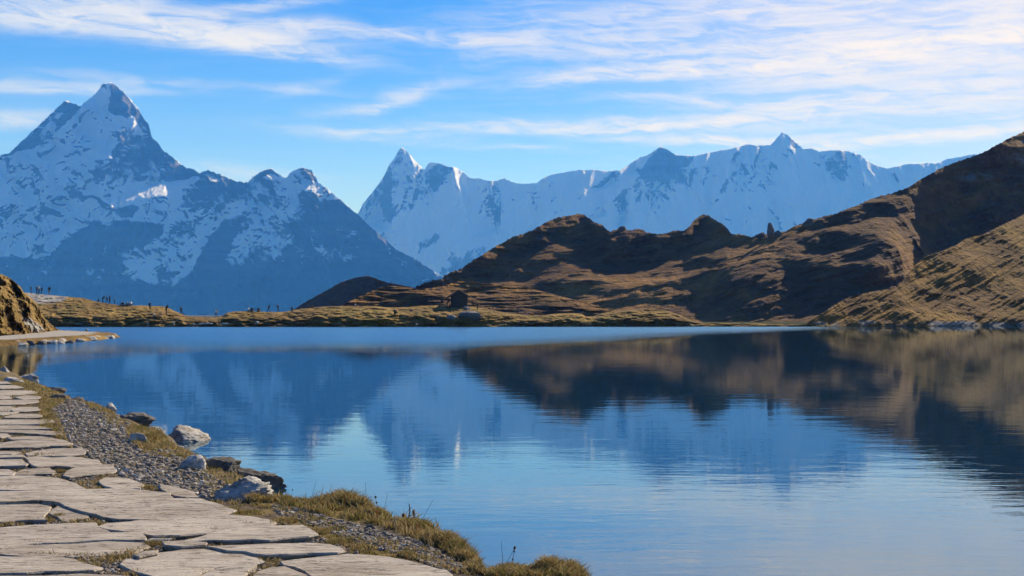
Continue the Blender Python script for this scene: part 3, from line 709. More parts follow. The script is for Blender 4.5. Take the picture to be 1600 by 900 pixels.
GRAVEL_PX = [(80, 640), (105, 624), (150, 636), (190, 656), (240, 690), (300, 716), (330, 745), (400, 775), (330, 784), (300, 775), (250, 760), (200, 750), (150, 722), (118, 702), (100, 685), (84, 660)]
GRAVEL2_PX = [(420, 790), (470, 792), (520, 810), (600, 832), (660, 848), (700, 870), (740, 895), (700, 895), (640, 872), (560, 850), (500, 826), (440, 806)]
rows = np.concatenate([np.linspace(-30, 3, 14)[:-1], np.geomspace(3, 8.2, 26)[:-1], np.geomspace(8.2, 64, 300)])
cols = np.concatenate([np.linspace(-2400, -60, 40)[:-1], np.linspace(-60, 960, 330), np.linspace(960, 1700, 30)[1:]])
gx = (cols[None] - 800) / F * np.maximum(rows[:, None], 6); gy = np.repeat(rows[:, None], len(cols), 1)
gz, gd = near_z(gx, gy)
ppx = 800 + F * gx / np.maximum(gy, 1); ppy = HZ + F * (CAMZ - 0.45) / np.maximum(gy, 1)
gm = np.maximum(soft(GRAVEL_PX, ppx, ppy, 6), 0.6 * soft(GRAVEL2_PX, ppx, ppy, 8))
me = mesh_np("near_shore", np.stack([gx, gy, gz], -1).reshape(-1, 3), grid_faces(*gx.shape), {'gravel': gm})
link("near_shore", me, mat_near(), kind='structure')

# ----------------------------------------------------------------- flagstone path, every slab a piece of its own
def mat_slab():
    m, n = material("flagstone"); P = n.geo()['Position']
    oi = n.n('ShaderNodeObjectInfo').outputs
    P = n.vadd(P, n.vscale(n.comb(oi['Random'], oi['Random'], oi['Random']), 13.0))
    a = n.noise(n.vmul(P, (1.0, 2.4, 1.0)), 2.2, 6, 0.62, 0.6)
    st = n.noise(n.vmul(P, (2.2, 17.0, 8.0)), 1.6, 7, 0.66, 0.9)
    gr = n.noise(P, 42.0, 5, 0.75); pit = n.noise(n.vmul(P, (3.2, 8.5, 8.0)), 2.0, 5, 0.66)
    col = n.mix(n.sstep(a, 0.32, 0.68), (0.30, 0.25, 0.20), (0.44, 0.378, 0.312))
    col = n.mix(n.m('MULTIPLY', n.sstep(oi['Random'], 0.25, 1.0), 0.40), n.mix(n.m('MULTIPLY', n.sstep(oi['Random'], 0.45, 0.0), 0.6), col, (0.27, 0.22, 0.175)), (0.46, 0.405, 0.345))
    col = n.mix(n.m('MULTIPLY', n.sstep(st, 0.50, 0.70), 0.45), col, (0.19, 0.165, 0.14))
    col = n.mix(n.m('MULTIPLY', n.sstep(gr, 0.55, 0.72), 0.45), col, (0.16, 0.14, 0.125))
    col = n.mix(n.m('MULTIPLY', n.sstep(n.noise(n.vmul(P, (1.0, 1.6, 1.0)), 1.5, 6, 0.65), 0.48, 0.68), 0.50), col, (0.185, 0.14, 0.10))
    col = n.mix(n.m('MULTIPLY', n.sstep(n.noise(P, 9.0, 5, 0.7), 0.60, 0.68), 0.45), col, (0.36, 0.345, 0.30))
    ck = n.noise(n.vmul(P, (1.1, 9.0, 4.0)), 1.3, 5, 0.6, 1.2)
    crack = n.m('SUBTRACT', 1.0, n.sstep(n.m('ABSOLUTE', n.m('SUBTRACT', ck, 0.5)), 0.0, 0.018))
    crack = n.m('MULTIPLY', crack, n.sstep(n.noise(P, 1.3, 3), 0.43, 0.53))
    lay = n.m('MULTIPLY', n.noise(n.vmul(P, (0.55, 2.6, 1.5)), 1.5, 6, 0.6, 0.8), 9.0); fr = n.m('FRACT', lay)
    stair = n.m('ADD', n.m('FLOOR', lay), n.sstep(fr, 0.0, 0.10)); lip = n.m('MULTIPLY', n.sstep(fr, 0.10, 0.0), n.sstep(n.noise(P, 2.1, 4), 0.46, 0.58))
    pits = n.m('MAXIMUM', n.sstep(pit, 0.585, 0.635), n.m('MULTIPLY', lip, 0.75))
    col = n.mix(n.m('MULTIPLY', n.m('MAXIMUM', crack, pits), 0.85), col, (0.07, 0.055, 0.045))
    h = n.m('ADD', n.m('ADD', n.m('MULTIPLY', st, 0.8), n.m('MULTIPLY', gr, 0.22)), n.m('MULTIPLY', a, 0.6))
    h = n.m('SUBTRACT', n.m('ADD', h, n.m('MULTIPLY', stair, 0.30)), n.m('MULTIPLY', n.m('MAXIMUM', crack, pits), 0.5))
    principled(n, col, 0.88, n.bump(h, 0.75, 0.03), 0.15)
    return m


M_SLAB = mat_slab()
path = bpy.data.objects.new("stone_path", None); COL.objects.link(path); path['kind'] = 'structure'
SLAB_Z = 0.482
SLABS = [
    [(-40, 868), (20, 870), (60, 869), (82, 870), (115, 874.5), (138, 884), (156, 888), (140, 892), (110, 894), (70, 893), (40, 896), (-40, 897)],
    [(-40, 859.5), (10, 857.5), (40, 851.8), (85, 849.5), (128, 847.2), (172, 845.8), (222, 847), (231, 852), (214, 857), (206, 862), (190, 864.5), (150, 867), (110, 868.5), (82, 867), (40, 867.5), (0, 864), (-40, 864)],
    [(-40, 826), (0, 825), (30, 823), (80, 819.5), (130, 818), (146, 818), (150, 824), (170, 832.3), (218, 833.5), (224, 841), (222, 844.5), (172, 843.4), (140, 844.5), (110, 846.5), (80, 847), (40, 849.5), (0, 856), (-40, 857.5)],
    [(-40, 790), (0, 790), (58, 789.5), (72, 793), (70, 801), (65, 806), (66, 812.5), (40, 813), (0, 815.5), (-40, 816)],
    [(77, 801), (90, 792), (112, 795.5), (142, 801.5), (134, 806.5), (105, 812), (97, 812.5), (92, 806)],
    [(-40, 769.5), (0, 769.5), (60, 768), (130, 765), (200, 764), (262, 770.5), (268, 778), (310, 778.5), (335, 785), (366, 794), (346, 801), (385, 803), (420, 808), (432, 812), (415, 818), (395, 819.5), (375, 822), (350, 824), (320, 828.5), (280, 832.5), (240, 832.5), (215, 829), (192, 826), (167, 823.5), (152, 820), (165, 815), (205, 811.5), (218, 809.5), (205, 809.2), (186, 809), (165, 805.5), (150, 801.5), (120, 796), (100, 788.5), (85, 783.5), (55, 782), (25, 784), (0, 785), (-40, 786)],
    [(-40, 747), (0, 746), (20, 744), (50, 744.5), (85, 748), (115, 755), (130, 762), (128, 763), (60, 765), (0, 764.5), (-40, 764.5)],
    [(100, 742), (105, 737), (120, 729.5), (140, 725.5), (175, 726), (178, 737), (170, 739), (140, 741), (110, 744.5)],
    [(157, 752), (166, 746.5), (200, 748), (222, 757), (218, 761.5), (180, 762), (165, 759)],
    [(250, 757), (262, 759), (300, 768), (310, 776), (290, 776.5), (272, 773), (252, 763)],
    [(28, 738), (40, 733), (75, 731), (84, 738), (80, 739.5), (55, 740), (45, 741), (28, 741)],
    [(-40, 717), (0, 718), (30, 718), (40, 725), (36, 728), (0, 728.3), (-40, 728.3)], [(-40, 733), (10, 733), (20, 736), (16, 741), (-40, 743)],
    [(41, 715.5), (60, 714), (80, 716), (112, 714.3), (150, 719), (155, 723), (130, 725.5), (110, 727), (85, 726.3), (60, 728), (52, 725)],
    [(42, 707.5), (65, 703.5), (85, 701.3), (128, 701.3), (129, 709), (105, 711.5), (65, 711.3), (45, 710.5)],
    [(-40, 691), (0, 692), (40, 687.3), (70, 684.2), (95, 688), (110, 693), (100, 696.5), (75, 696.5), (50, 698), (0, 699), (-40, 699)],
    [(-40, 705), (0, 704.3), (25, 704.3), (28, 706), (15, 708.5), (-40, 710)], [(-40, 712), (30, 711), (36, 715), (-40, 716)],
    [(15, 683.3), (40, 681.3), (62, 681.3), (75, 683.6), (50, 685.6), (20, 686.5)],
    [(-40, 672.7), (50, 672.2), (95, 675), (93, 680.7), (62, 678.6), (25, 676.7), (0, 675.3), (-40, 675.3)], [(-40, 677), (8, 677.3), (12, 680.5), (0, 683), (-40, 683.5)],
    [(-40, 665), (30, 664.6), (75, 666), (80, 668.6), (50, 669), (0, 670), (-40, 670)], [(-40, 656.5), (30, 655.5), (78, 655.5), (82, 659), (60, 661.6), (0, 663.2), (-40, 663.2)],
    [(10, 650.7), (30, 646.4), (62, 647.4), (63, 651), (40, 652.6), (8, 652.6)], [(-40, 644), (0, 643.4), (27, 643.6), (16, 646), (0, 648), (-40, 648.4)],
    [(20, 640), (30, 636.4), (57, 636.4), (60, 640), (40, 641.8), (22, 642.2)], [(-40, 635), (14, 634.6), (24, 637), (10, 641), (-40, 642)],
    [(-40, 626), (55, 625.3), (57, 629), (30, 631.6), (0, 632.4), (-40, 632.4)], [(25, 620.4), (40, 617.5), (60, 619), (62, 622), (35, 623.8)], [(-40, 620), (10, 618.5), (17, 621), (0, 622), (-40, 623)],
    [(-40, 609.5), (50, 609.5), (55, 613), (25, 615.6), (0, 616.6), (-40, 616.8)], [(-40, 602.4), (20, 602.4), (35, 606), (0, 607), (-40, 607.2)], [(-40, 596), (8, 597), (15, 600), (-40, 601)], [(-40, 590), (-8, 590.6), (-2, 593), (-40, 594)],
    [(302, 845), (290, 843), (330, 834.5), (350, 828.5), (385, 823.8), (420, 822.3), (470, 821.2), (480, 825), (492, 834), (478, 837.5), (455, 839.2), (420, 842), (395, 841), (360, 843.2), (330, 842.6)],
    [(330, 853.5), (360, 851.5), (420, 850.4), (480, 849), (515, 850), (530, 857), (534, 860), (520, 862.5), (480, 863.5), (450, 865.2), (420, 866), (400, 864.2), (385, 860.5), (360, 859)],
    [(193, 882), (200, 875.5), (235, 868.5), (250, 864), (285, 859), (320, 857.6), (345, 860), (375, 864), (395, 870.5), (407, 877), (390, 880.5), (365, 882.5), (335, 886), (316, 893), (300, 903), (250, 902), (235, 897.5), (215, 892), (200, 886)],
    [(405, 893.5), (425, 887.5), (445, 886.5), (460, 892.5), (474, 897.5), (480, 908), (420, 914), (398, 904)],
    [(437, 876.5), (470, 872.5), (505, 869.6), (540, 865.6), (570, 866.5), (605, 870.5), (635, 877.5), (665, 884.5), (690, 892.5), (705, 901), (722, 914), (600, 925), (500, 922), (488, 900), (481, 892), (465, 886), (447, 882)],
    [(340, 889.5), (365, 885), (390, 883), (399, 884.5), (385, 890.5), (375, 900), (350, 908), (308, 908), (320, 897)],
    [(258, 846.8), (285, 844), (318, 847.5), (317, 850.6), (285, 852.6), (262, 850.8)], [(212, 866), (228, 861), (244, 860), (240, 864), (220, 869)],
    [(-40, 903), (60, 899.5), (120, 897.5), (180, 899), (226, 906), (230, 930), (-40, 935)], [(240, 910), (300, 910), (390, 914), (410, 940), (240, 945)], [(425, 922), (490, 932), (600, 932), (640, 960), (430, 965)],
]


def make_slab(poly, k):
    rs = np.random.RandomState(100 + k)
    pts = [(-190 - 60 * rs.rand() if x == -40 else x, y) for x, y in poly]
    zt = SLAB_Z + rs.uniform(-0.012, 0.016)
    W_ = [ground_at(x, y, zt) for x, y in pts]
    # resample the outline and roughen it
    out = []
    for i, p in enumerate(W_):
        q = W_[(i + 1) % len(W_)]; L = (q - p).length; nseg = max(1, min(14, int(L / max(0.085, 0.008 * p.y))))
        for j in range(nseg):
            out.append(p.lerp(q, j / nseg))
    c = sum(out, Vector()) / len(out)
    sc = min(1.0, (max(p.x for p in out) - min(p.x for p in out)) / 1.0)
    out = [p + Vector((0.022 * perlin(p.x * 5, p.y * 5, k) + 0.012 * perlin(p.x * 16, p.y * 16, k), 0.030 * perlin(p.x * 4, p.y * 4, k + 40.5) + 0.020 * perlin(p.x * 13, p.y * 13, k + 9.5), 0)) * sc for p in out]
    ax, ay = rs.uniform(-0.010, 0.010), rs.uniform(-0.008, 0.016)
    bm = bmesh.new()
    tilt = lambda p: max(-0.02, min(0.02, ax * (p.x - c.x) + ay * (p.y - c.y)))
    def ring(inset, dz, wob=0.0):
        r = []
        for p in out:
            d = Vector((c.x - p.x, (c.y - p.y) * 1.5, 0)); L = max(d.length, 1e-6); d *= min(inset * (0.6 + 0.04 * c.y), 0.3 * L) / L
            r.append(bm.verts.new((p.x + d.x - c.x, p.y + d.y - c.y, zt + tilt(p) + dz + wob * perlin(p.x * 6, p.y * 6, 3.3) - 0.40)))
        return r
    rings = [ring(0.05, -0.115), ring(-0.016, -0.035, 0.010), ring(-0.030, -0.010, 0.006), ring(-0.020, 0.0, 0.004)]
    n = len(out)
    for a, b in zip(rings, rings[1:]):
        for i in range(n):
            try: bm.faces.new((a[i], a[(i + 1) % n], b[(i + 1) % n], b[i]))
            except ValueError: pass
    f = bm.faces.new(rings[-1]); bmesh.ops.recalc_face_normals(bm, faces=bm.faces)
    bmesh.ops.triangulate(bm, faces=[f])
    me = bpy.data.meshes.new("slab"); bm.to_mesh(me); bm.free()
    o = link("slab", me, M_SLAB, path); o.location = (c.x, c.y, 0.40)


for k, p in enumerate(SLABS): make_slab(p, k)

# ----------------------------------------------------------------- scatter: gravel and turf
def sample_px(poly, count, rs, power=0.5):
    p = np.array(poly, float); xs, ys = [], []
    while sum(map(len, xs)) < count:
        x = rs.uniform(p[:, 0].min(), p[:, 0].max(), count * 3); y = rs.uniform(p[:, 1].min(), p[:, 1].max(), count * 3)
        k = inpoly(poly, x, y) & (rs.rand(len(x)) < ((p[:, 1].min() - HZ + 1) / (y - HZ)) ** power)
        xs.append(x[k]); ys.append(y[k])
    return np.concatenate(xs)[:count], np.concatenate(ys)[:count]


ico = bmesh.new(); bmesh.ops.create_icosphere(ico, subdivisions=1, radius=1.0)
ICO_V = np.array([v.co[:] for v in ico.verts]); ICO_F = np.array([[v.index for v in f.verts] for f in ico.faces]); ico.free()


def stones(name, mat, X, Y, Z, size, rs, **props):
    n = len(X); V = ICO_V[None] * (1 + rs.uniform(-0.28, 0.28, (n, 12, 1)))
    s = size[:, None, None] * np.stack([rs.uniform(0.7, 1.4, n), rs.uniform(0.7, 1.3, n), rs.uniform(0.35, 0.8, n)], -1)[:, None]
    V = V * s; a = rs.uniform(0, 6.28, n)[:, None]; t = rs.uniform(-0.5, 0.5, n)[:, None]
    x, y, z = V[..., 0], V[..., 1], V[..., 2]
    y, z = y * np.cos(t) - z * np.sin(t), y * np.sin(t) + z * np.cos(t)
    x, y = x * np.cos(a) - y * np.sin(a), x * np.sin(a) + y * np.cos(a)
    V = np.stack([x + X[:, None], y + Y[:, None], z + Z[:, None] + 0.25 * size[:, None]], -1).reshape(-1, 3)
    Fc = (ICO_F[None] + (np.arange(n) * 12)[:, None, None]).reshape(-1, 3)
    return link(name, mesh_np(name, V, Fc, smooth=False), mat, kind='stuff', **props)


def mat_gravel():
    m, n = material("gravel_stone"); gi = n.geo(); r = gi['Random Per Island']
    c = n.noise(gi['Position'], 60.0, 4, 0.7)
    col = n.mix(r, (0.115, 0.094, 0.076), (0.29, 0.25, 0.205)); col = n.mix(n.sstep(r, 0.86, 0.97), col, (0.48, 0.455, 0.42)); col = n.mix(n.m('MULTIPLY', n.sstep(n.m('FRACT', n.m('MULTIPLY', r, 7.3)), 0.6, 1.0), 0.7), col, (0.22, 0.155, 0.095))
    col = n.mix(n.m('MULTIPLY', c, 0.4), col, (0.12, 0.11, 0.10))
    principled(n, col, 0.9, None, 0.2); return m


rs = np.random.RandomState(5); M_GRAVEL = mat_gravel()
px_, py_ = sample_px(GRAVEL_PX, 19000, rs, 1.2); x1, y1, z1 = pix_to_near(px_, py_); s1 = 0.004 + 0.030 * rs.rand(len(x1)) ** 8 + 0.00026 * y1
px_, py_ = sample_px(GRAVEL2_PX, 2600, rs, 1.0); x2, y2, z2 = pix_to_near(px_, py_); s2 = 0.006 + 0.017 * rs.rand(len(x2)) ** 3
PATH_PX = [(-20, 592), (20, 598), (56, 616), (62, 650), (100, 690), (130, 712), (180, 745), (330, 788), (430, 808), (500, 838), (560, 866), (700, 897), (700, 908), (-20, 908)]


def in_slab(px, py):
    r = np.zeros(px.shape, bool)
    for p in SLABS: r |= inpoly([(x - 200 if x == -40 else x, y) for x, y in p], px, py)
    return r


px_, py_ = sample_px(PATH_PX, 30000, rs, 1.0); k_ = ~in_slab(px_, py_ + 0.6); px_, py_ = px_[k_], py_[k_]; x3, y3, z3 = pix_to_near(px_, py_); s3 = 0.004 + 0.014 * rs.rand(len(x3)) ** 3
stones("gravel", M_GRAVEL, np.concatenate([x1, x2, x3]), np.concatenate([y1, y2, y3]), np.concatenate([z1, z2, z3]), np.concatenate([s1, s2, s3]), rs)


def mat_turf():
    m, n = material("dry_turf"); gi = n.geo(); r = gi['Random Per Island']
    a = n.noise(gi['Position'], 3.2, 4, 0.6)
    gold = n.mix(r, (0.16, 0.105, 0.042), (0.47, 0.35, 0.165)); green = n.mix(r, (0.075, 0.078, 0.018), (0.22, 0.19, 0.055))
    col = n.mix(n.sstep(n.m('ADD', n.m('MULTIPLY', a, 0.8), n.m('MULTIPLY', n.m('FRACT', n.m('MULTIPLY', r, 13.7)), 0.35)), 0.52, 0.72), gold, green)
    col = n.mix(n.sstep(n.m('FRACT', n.m('MULTIPLY', r, 31.1)), 0.92, 0.99), col, (0.22, 0.08, 0.035))
    b = n.n('ShaderNodeBsdfPrincipled'); n.put(b.inputs['Base Color'], col); b.inputs['Roughness'].default_value = 0.8; b.inputs['Specular IOR Level'].default_value = 0.1
    t = n.n('ShaderNodeBsdfTranslucent'); n.put(t.inputs['Color'], col)
    mx = n.n('ShaderNodeMixShader'); mx.inputs[0].default_value = 0.35; n.t.links.new(b.outputs[0], mx.inputs[1]); n.t.links.new(t.outputs[0], mx.inputs[2])
    o = n.n('ShaderNodeOutputMaterial'); n.t.links.new(mx.outputs[0], o.inputs[0]); return m


M_TURF = mat_turf()
BL = {'X': [], 'Y': [], 'Z': [], 'h': [], 'w': []}


def blades(x, y, z, h, w):
    for k, v in zip('XYZhw', (x, y, z, h, w)): BL[k].append(np.broadcast_to(np.asarray(v, float), np.shape(x)).copy())


def zone(poly, count, h0, h1, clump=0.0, power=0.8):
    px, py = sample_px(poly, count, rs, power); x, y, z = pix_to_near(px, py)
    c = fbm(x / 0.22, y / 0.22, 5.0, 3)
    keep = c > clump - 0.55 * rs.rand(len(x)); x, y, z, c = x[keep], y[keep], z[keep], c[keep]
    h = (h0 + (h1 - h0) * rs.rand(len(x)) ** 1.5) * np.clip(0.9 + 0.7 * c, 0.4, 1.6)
    blades(x, y, z - 0.005, h, 0.0024 + 0.00016 * y)


def tuft(px, py, r, count, h, dome=0.0):
    x0, y0, z0 = [float(v[0]) for v in pix_to_near(np.array([px], float), np.array([py], float))]
    rw = r / F * y0; a = rs.uniform(0, 6.28, count); q = np.sqrt(rs.rand(count))
    x = x0 + rw * q * np.cos(a); y = y0 + 1.3 * rw * q * np.sin(a)
    z = near_z(x, y)[0] if dome else np.full(count, z0)
    blades(x, y, z + 0.6 * dome * np.sqrt(1 - q * q) - 0.008, h * (1.15 if dome else 1.0) * (0.35 + 1.1 * rs.rand(count)) * (1.1 - 0.4 * q), 0.0018 + 0.00014 * y)


zone([(-20, 592), (20, 590), (48, 594), (76, 607), (112, 617), (96, 634), (78, 640), (72, 655), (88, 672), (62, 670), (62, 640), (52, 614), (10, 600), (-20, 599)], 7500, 0.03, 0.09, -0.1)
zone([(62, 640), (85, 640), (106, 690), (116, 704), (92, 692), (76, 662)], 4200, 0.03, 0.08, -0.05)
zone([(130, 626), (150, 630), (182, 646), (168, 650), (140, 640)], 1800, 0.03, 0.08)
zone([(196, 672), (215, 668), (250, 674), (262, 696), (258, 704), (228, 708), (205, 690)], 3800, 0.05, 0.12, -0.3)
zone([(200, 690), (235, 708), (306, 706), (330, 716), (280, 722), (230, 715)], 2600, 0.02, 0.06, 0.0)
zone(GRAVEL_PX, 5200, 0.012, 0.05, 0.12)
zone([(300, 712), (350, 722), (400, 760), (432, 780), (400, 790), (330, 788), (318, 745)], 3000, 0.02, 0.07, -0.05)
zone([(430, 776), (480, 780), (548, 783), (545, 792), (440, 792)], 2500, 0.03, 0.08, -0.2)
px_, py_ = sample_px(PATH_PX, 60000, rs, 1.0); k_ = ~in_slab(px_, py_ + 0.8); px_, py_ = px_[k_], py_[k_]; x_, y_, z_ = pix_to_near(px_, py_)
c_ = fbm(x_ / 0.35, y_ / 0.35, 8.0, 3); k_ = c_ > 0.25 - 0.6 * rs.rand(len(x_)); blades(x_[k_], y_[k_], z_[k_] - 0.004, (0.010 + 0.032 * rs.rand(k_.sum())) * np.clip(1 + c_[k_], 0.5, 1.7), 0.0024 + 0.00016 * y_[k_])
zone([(232, 664), (256, 678), (264, 692), (290, 704), (314, 714), (300, 722), (270, 712), (245, 700), (238, 680)], 2600, 0.03, 0.08, -0.3)
zone([(170, 646), (205, 662), (240, 672), (190, 672), (160, 655)], 1500, 0.03, 0.07, 0.0)
zone([(432, 780), (470, 783), (545, 785), (600, 803), (655, 818), (700, 837), (735, 863), (752, 886), (720, 884), (690, 858), (640, 836), (600, 824), (560, 816), (520, 808), (470, 797)], 11500, 0.02, 0.085, 0.05)
zone([(432, 780), (470, 783), (545, 785), (600, 803), (655, 818), (700, 837), (735, 863), (752, 886), (690, 862), (600, 826), (520, 806), (470, 795)], 1100, 0.07, 0.17, -0.1)
zone([(345, 800), (385, 790), (430, 797), (490, 826), (520, 845), (560, 864), (640, 874), (705, 895), (745, 900), (735, 884), (640, 850), (560, 838), (520, 818), (450, 792), (400, 786), (360, 792)], 8500, 0.012, 0.05, 0.12)
zone([(764, 895), (800, 892), (840, 886), (905, 890), (925, 908), (760, 908)], 6500, 0.04, 0.10, -0.3)
zone([(700, 850), (738, 866), (752, 886), (760, 900), (735, 895)], 2500, 0.03, 0.09, -0.2)
for (px, py, r, c, h) in [(46, 727, 7, 350, .06), (22, 790, 30, 700, .035), (62, 787, 22, 700, .045), (50, 817, 10, 500, .05), (72, 815, 14, 600, .04), (92, 808, 8, 400, .05), (120, 811, 18, 600, .03), (150, 803, 8, 400, .05), (170, 808, 14, 450, .03),
                           (152, 820, 8, 350, .035), (180, 829, 18, 500, .025), (240, 852, 15, 800, .05), (230, 847, 8, 300, .04), (95, 738, 7, 350, .05), (150, 763, 22, 600, .03), (130, 757, 20, 300, .025), (235, 763, 9, 350, .05), (275, 776, 12, 400, .05),
                           (125, 880, 12, 350, .03), (185, 872, 16, 450, .035), (100, 875, 14, 350, .02), (395, 870, 18, 500, .025), (430, 883, 26, 700, .025), (385, 803, 28, 900, .045), (360, 798, 14, 500, .05), (445, 815, 20, 900, .05), (500, 832, 22, 1000, .05), (530, 848, 20, 900, .045),
                           (40, 870, 12, 200, .02), (10, 866, 10, 250, .03), (300, 897, 12, 300, .025), (75, 665, 8, 300, .05), (60, 690, 10, 250, .03), (20, 700, 30, 250, .02), (30, 742, 30, 400, .025), (70, 742, 20, 400, .03), (635, 868, 14, 700, .05)]:
    tuft(px, py, r, c, h)
for (px, py, r, c, h, dm) in [(545, 792, 24, 1600, .11, .07), (530, 786, 16, 900, .10, .06), (565, 796, 18, 1100, .09, .06), (515, 786, 14, 700, .08, .03), (585, 806, 20, 1000, .07, .04), (640, 824, 18, 900, .07, .03), (660, 828, 22, 1000, .07, .04), (700, 850, 26, 1600, .07, .06), (720, 864, 22, 1400, .08, .06),
                               (680, 846, 24, 1300, .06, .04), (735, 878, 16, 900, .07, .04), (860, 893, 26, 1600, .08, .05), (890, 893, 18, 900, .07, .03), (800, 896, 24, 900, .06, .03), (232, 690, 18, 1200, .10, .05), (246, 684, 12, 700, .09, .04), (398, 784, 14, 700, .08, .02), (420, 783, 14, 600, .06, .01)]:
    tuft(px, py, r, c, h, dm)
A_ = {k: np.concatenate(v) for k, v in BL.items()}
n_ = len(A_['X']); th = rs.uniform(0, 6.28, n_); ln = rs.uniform(0.15, 0.9, n_) * A_['h']; tw = rs.uniform(0, 6.28, n_)
cx, sx = np.cos(th), np.sin(th); wx_, wy_ = np.cos(tw) * A_['w'], np.sin(tw) * A_['w']
def lvl(t, wk):
    return (A_['X'] + cx * ln * t ** 2, A_['Y'] + sx * ln * t ** 2, A_['Z'] + A_['h'] * t * (1 - 0.25 * t), wk)
Vb = []
for t, wk in ((0, 1.0), (0.55, 0.8)):
    X_, Y_, Z_, k = lvl(t, wk); Vb += [np.stack([X_ - wx_ * k, Y_ - wy_ * k, Z_], -1), np.stack([X_ + wx_ * k, Y_ + wy_ * k, Z_], -1)]
X_, Y_, Z_, k = lvl(1.0, 0); Vb.append(np.stack([X_, Y_, Z_], -1))
Vb = np.stack(Vb, 1).reshape(-1, 3); b0 = np.arange(n_)[:, None] * 5
Fb = np.concatenate([b0 + np.array([[0, 1, 3]]), b0 + np.array([[0, 3, 2]]), b0 + np.array([[2, 3, 4]])])
link("turf", mesh_np("turf", Vb, Fb), M_TURF, kind='stuff')
# ----------------------------------------------------------------- boulders
def mat_rock(name, dark, light, scale=1.0):
    m, n = material(name); P = n.vscale(n.n('ShaderNodeTexCoord').outputs['Object'], 1.0 / scale)
    oi = n.n('ShaderNodeObjectInfo').outputs['Random']; P = n.vadd(P, n.vscale(n.comb(oi, oi, oi), 9.0))
    a = n.noise(P, 4.0, 8, 0.68, 0.5); b = n.noise(n.vmul(P, (1, 1, 2.4)), 16.0, 6, 0.7); c = n.noise(P, 60.0, 4, 0.7)
    col = n.mix(n.sstep(n.m('ADD', n.m('MULTIPLY', a, 0.65), n.m('MULTIPLY', b, 0.35)), 0.36, 0.62), dark, light)
    col = n.mix(n.m('MULTIPLY', n.sstep(c, 0.52, 0.7), 0.45), col, tuple(v * 0.45 for v in dark))
    col = n.mix(n.m('MULTIPLY', n.sstep(n.noise(P, 2.3, 5), 0.56, 0.70), 0.5), col, (0.24, 0.17, 0.085))
    principled(n, col, 0.9, n.bump(n.m('ADD', n.m('ADD', n.m('MULTIPLY', a, 0.5), n.m('MULTIPLY', b, 0.5)), n.m('MULTIPLY', c, 0.2)), 1.0, 0.06 * scale), 0.2)
    return m


M_ROCKL = mat_rock("pale_limestone", (0.13, 0.118, 0.11), (0.50, 0.475, 0.44))
M_ROCKD = mat_rock("dark_schist", (0.055, 0.048, 0.043), (0.17, 0.15, 0.13))
M_CRAG = mat_rock("crag_rock", (0.10, 0.085, 0.075), (0.20, 0.17, 0.145), 12.0)
M_OUTC = mat_rock("outcrop_rock", (0.10, 0.092, 0.09), (0.20, 0.19, 0.185), 2.0)


def boulder(x0, x1, yt, yb, zb, mat, label, name="boulder", depth=0.8, seed=1, rot=0.0, cat="rock", group=None, cuts=11, rough=1.0, tilt=0.0, sub=None, lean=0.0, pitch=0.16):
    """a stone that spans photo columns x0..x1 and rows yt..yb, its foot on the level zb"""
    r_ = np.random.RandomState(seed); p = ground_at((x0 + x1) / 2, yb, zb); Y = p.y
    w = (x1 - x0) / F * Y / 2; sub = sub or (5 if x1 - x0 > 60 else 4); h = 0.88 * (yb - yt) / F * Y; dp = w * depth
    bm = bmesh.new(); bmesh.ops.create_icosphere(bm, subdivisions=sub, radius=1.0)
    P = np.array([v.co[:] for v in bm.verts])
    for _ in range(cuts):                                            # planes that split the block
        d = r_.normal(size=3); d[2] *= 0.7; d /= np.linalg.norm(d); k = r_.uniform(0.46, 0.80); t = P @ d
        P = P - np.maximum(t - k, 0)[:, None] * d * 0.97
    P /= np.abs(P).max(0)
    P[:, 0] += lean * P[:, 2]; P[:, 0] /= np.abs(P[:, 0]).max()
    n1 = fbm(P[:, 0] * 2 + seed, P[:, 1] * 2, P[:, 2] * 2.6, 5, 0.6); n2 = ridged(P[:, 0] * 3 + seed, P[:, 1] * 3, P[:, 2] * 4, 4)
    n3 = fbm(P[:, 0] * 7 + seed, P[:, 1] * 7, P[:, 2] * 9, 4, 0.6)
    P = P * (1 + rough * (0.09 * n1 + 0.07 * (n2 - 0.8) + 0.03 * n3))[:, None]
    P = P * np.array([w, dp, h * 0.78]); P[:, 2] += h * 0.22
    P[:, 2] += tilt * P[:, 0] + pitch * P[:, 1]; P[:, 2] *= h / P[:, 2].max(); c, s_ = math.cos(rot), math.sin(rot)
    P = np.stack([P[:, 0] * c - P[:, 1] * s_, P[:, 0] * s_ + P[:, 1] * c, P[:, 2]], -1)
    for v, q in zip(bm.verts, P): v.co = q
    me = bpy.data.meshes.new(name); bm.to_mesh(me); bm.free()
    me.polygons.foreach_set('use_smooth', np.ones(len(me.polygons), bool))
    o = link(name, me, mat, label=label, category=cat); o.location = (p.x, Y + dp * 0.8, zb)
    if group: o['group'] = group
    return o


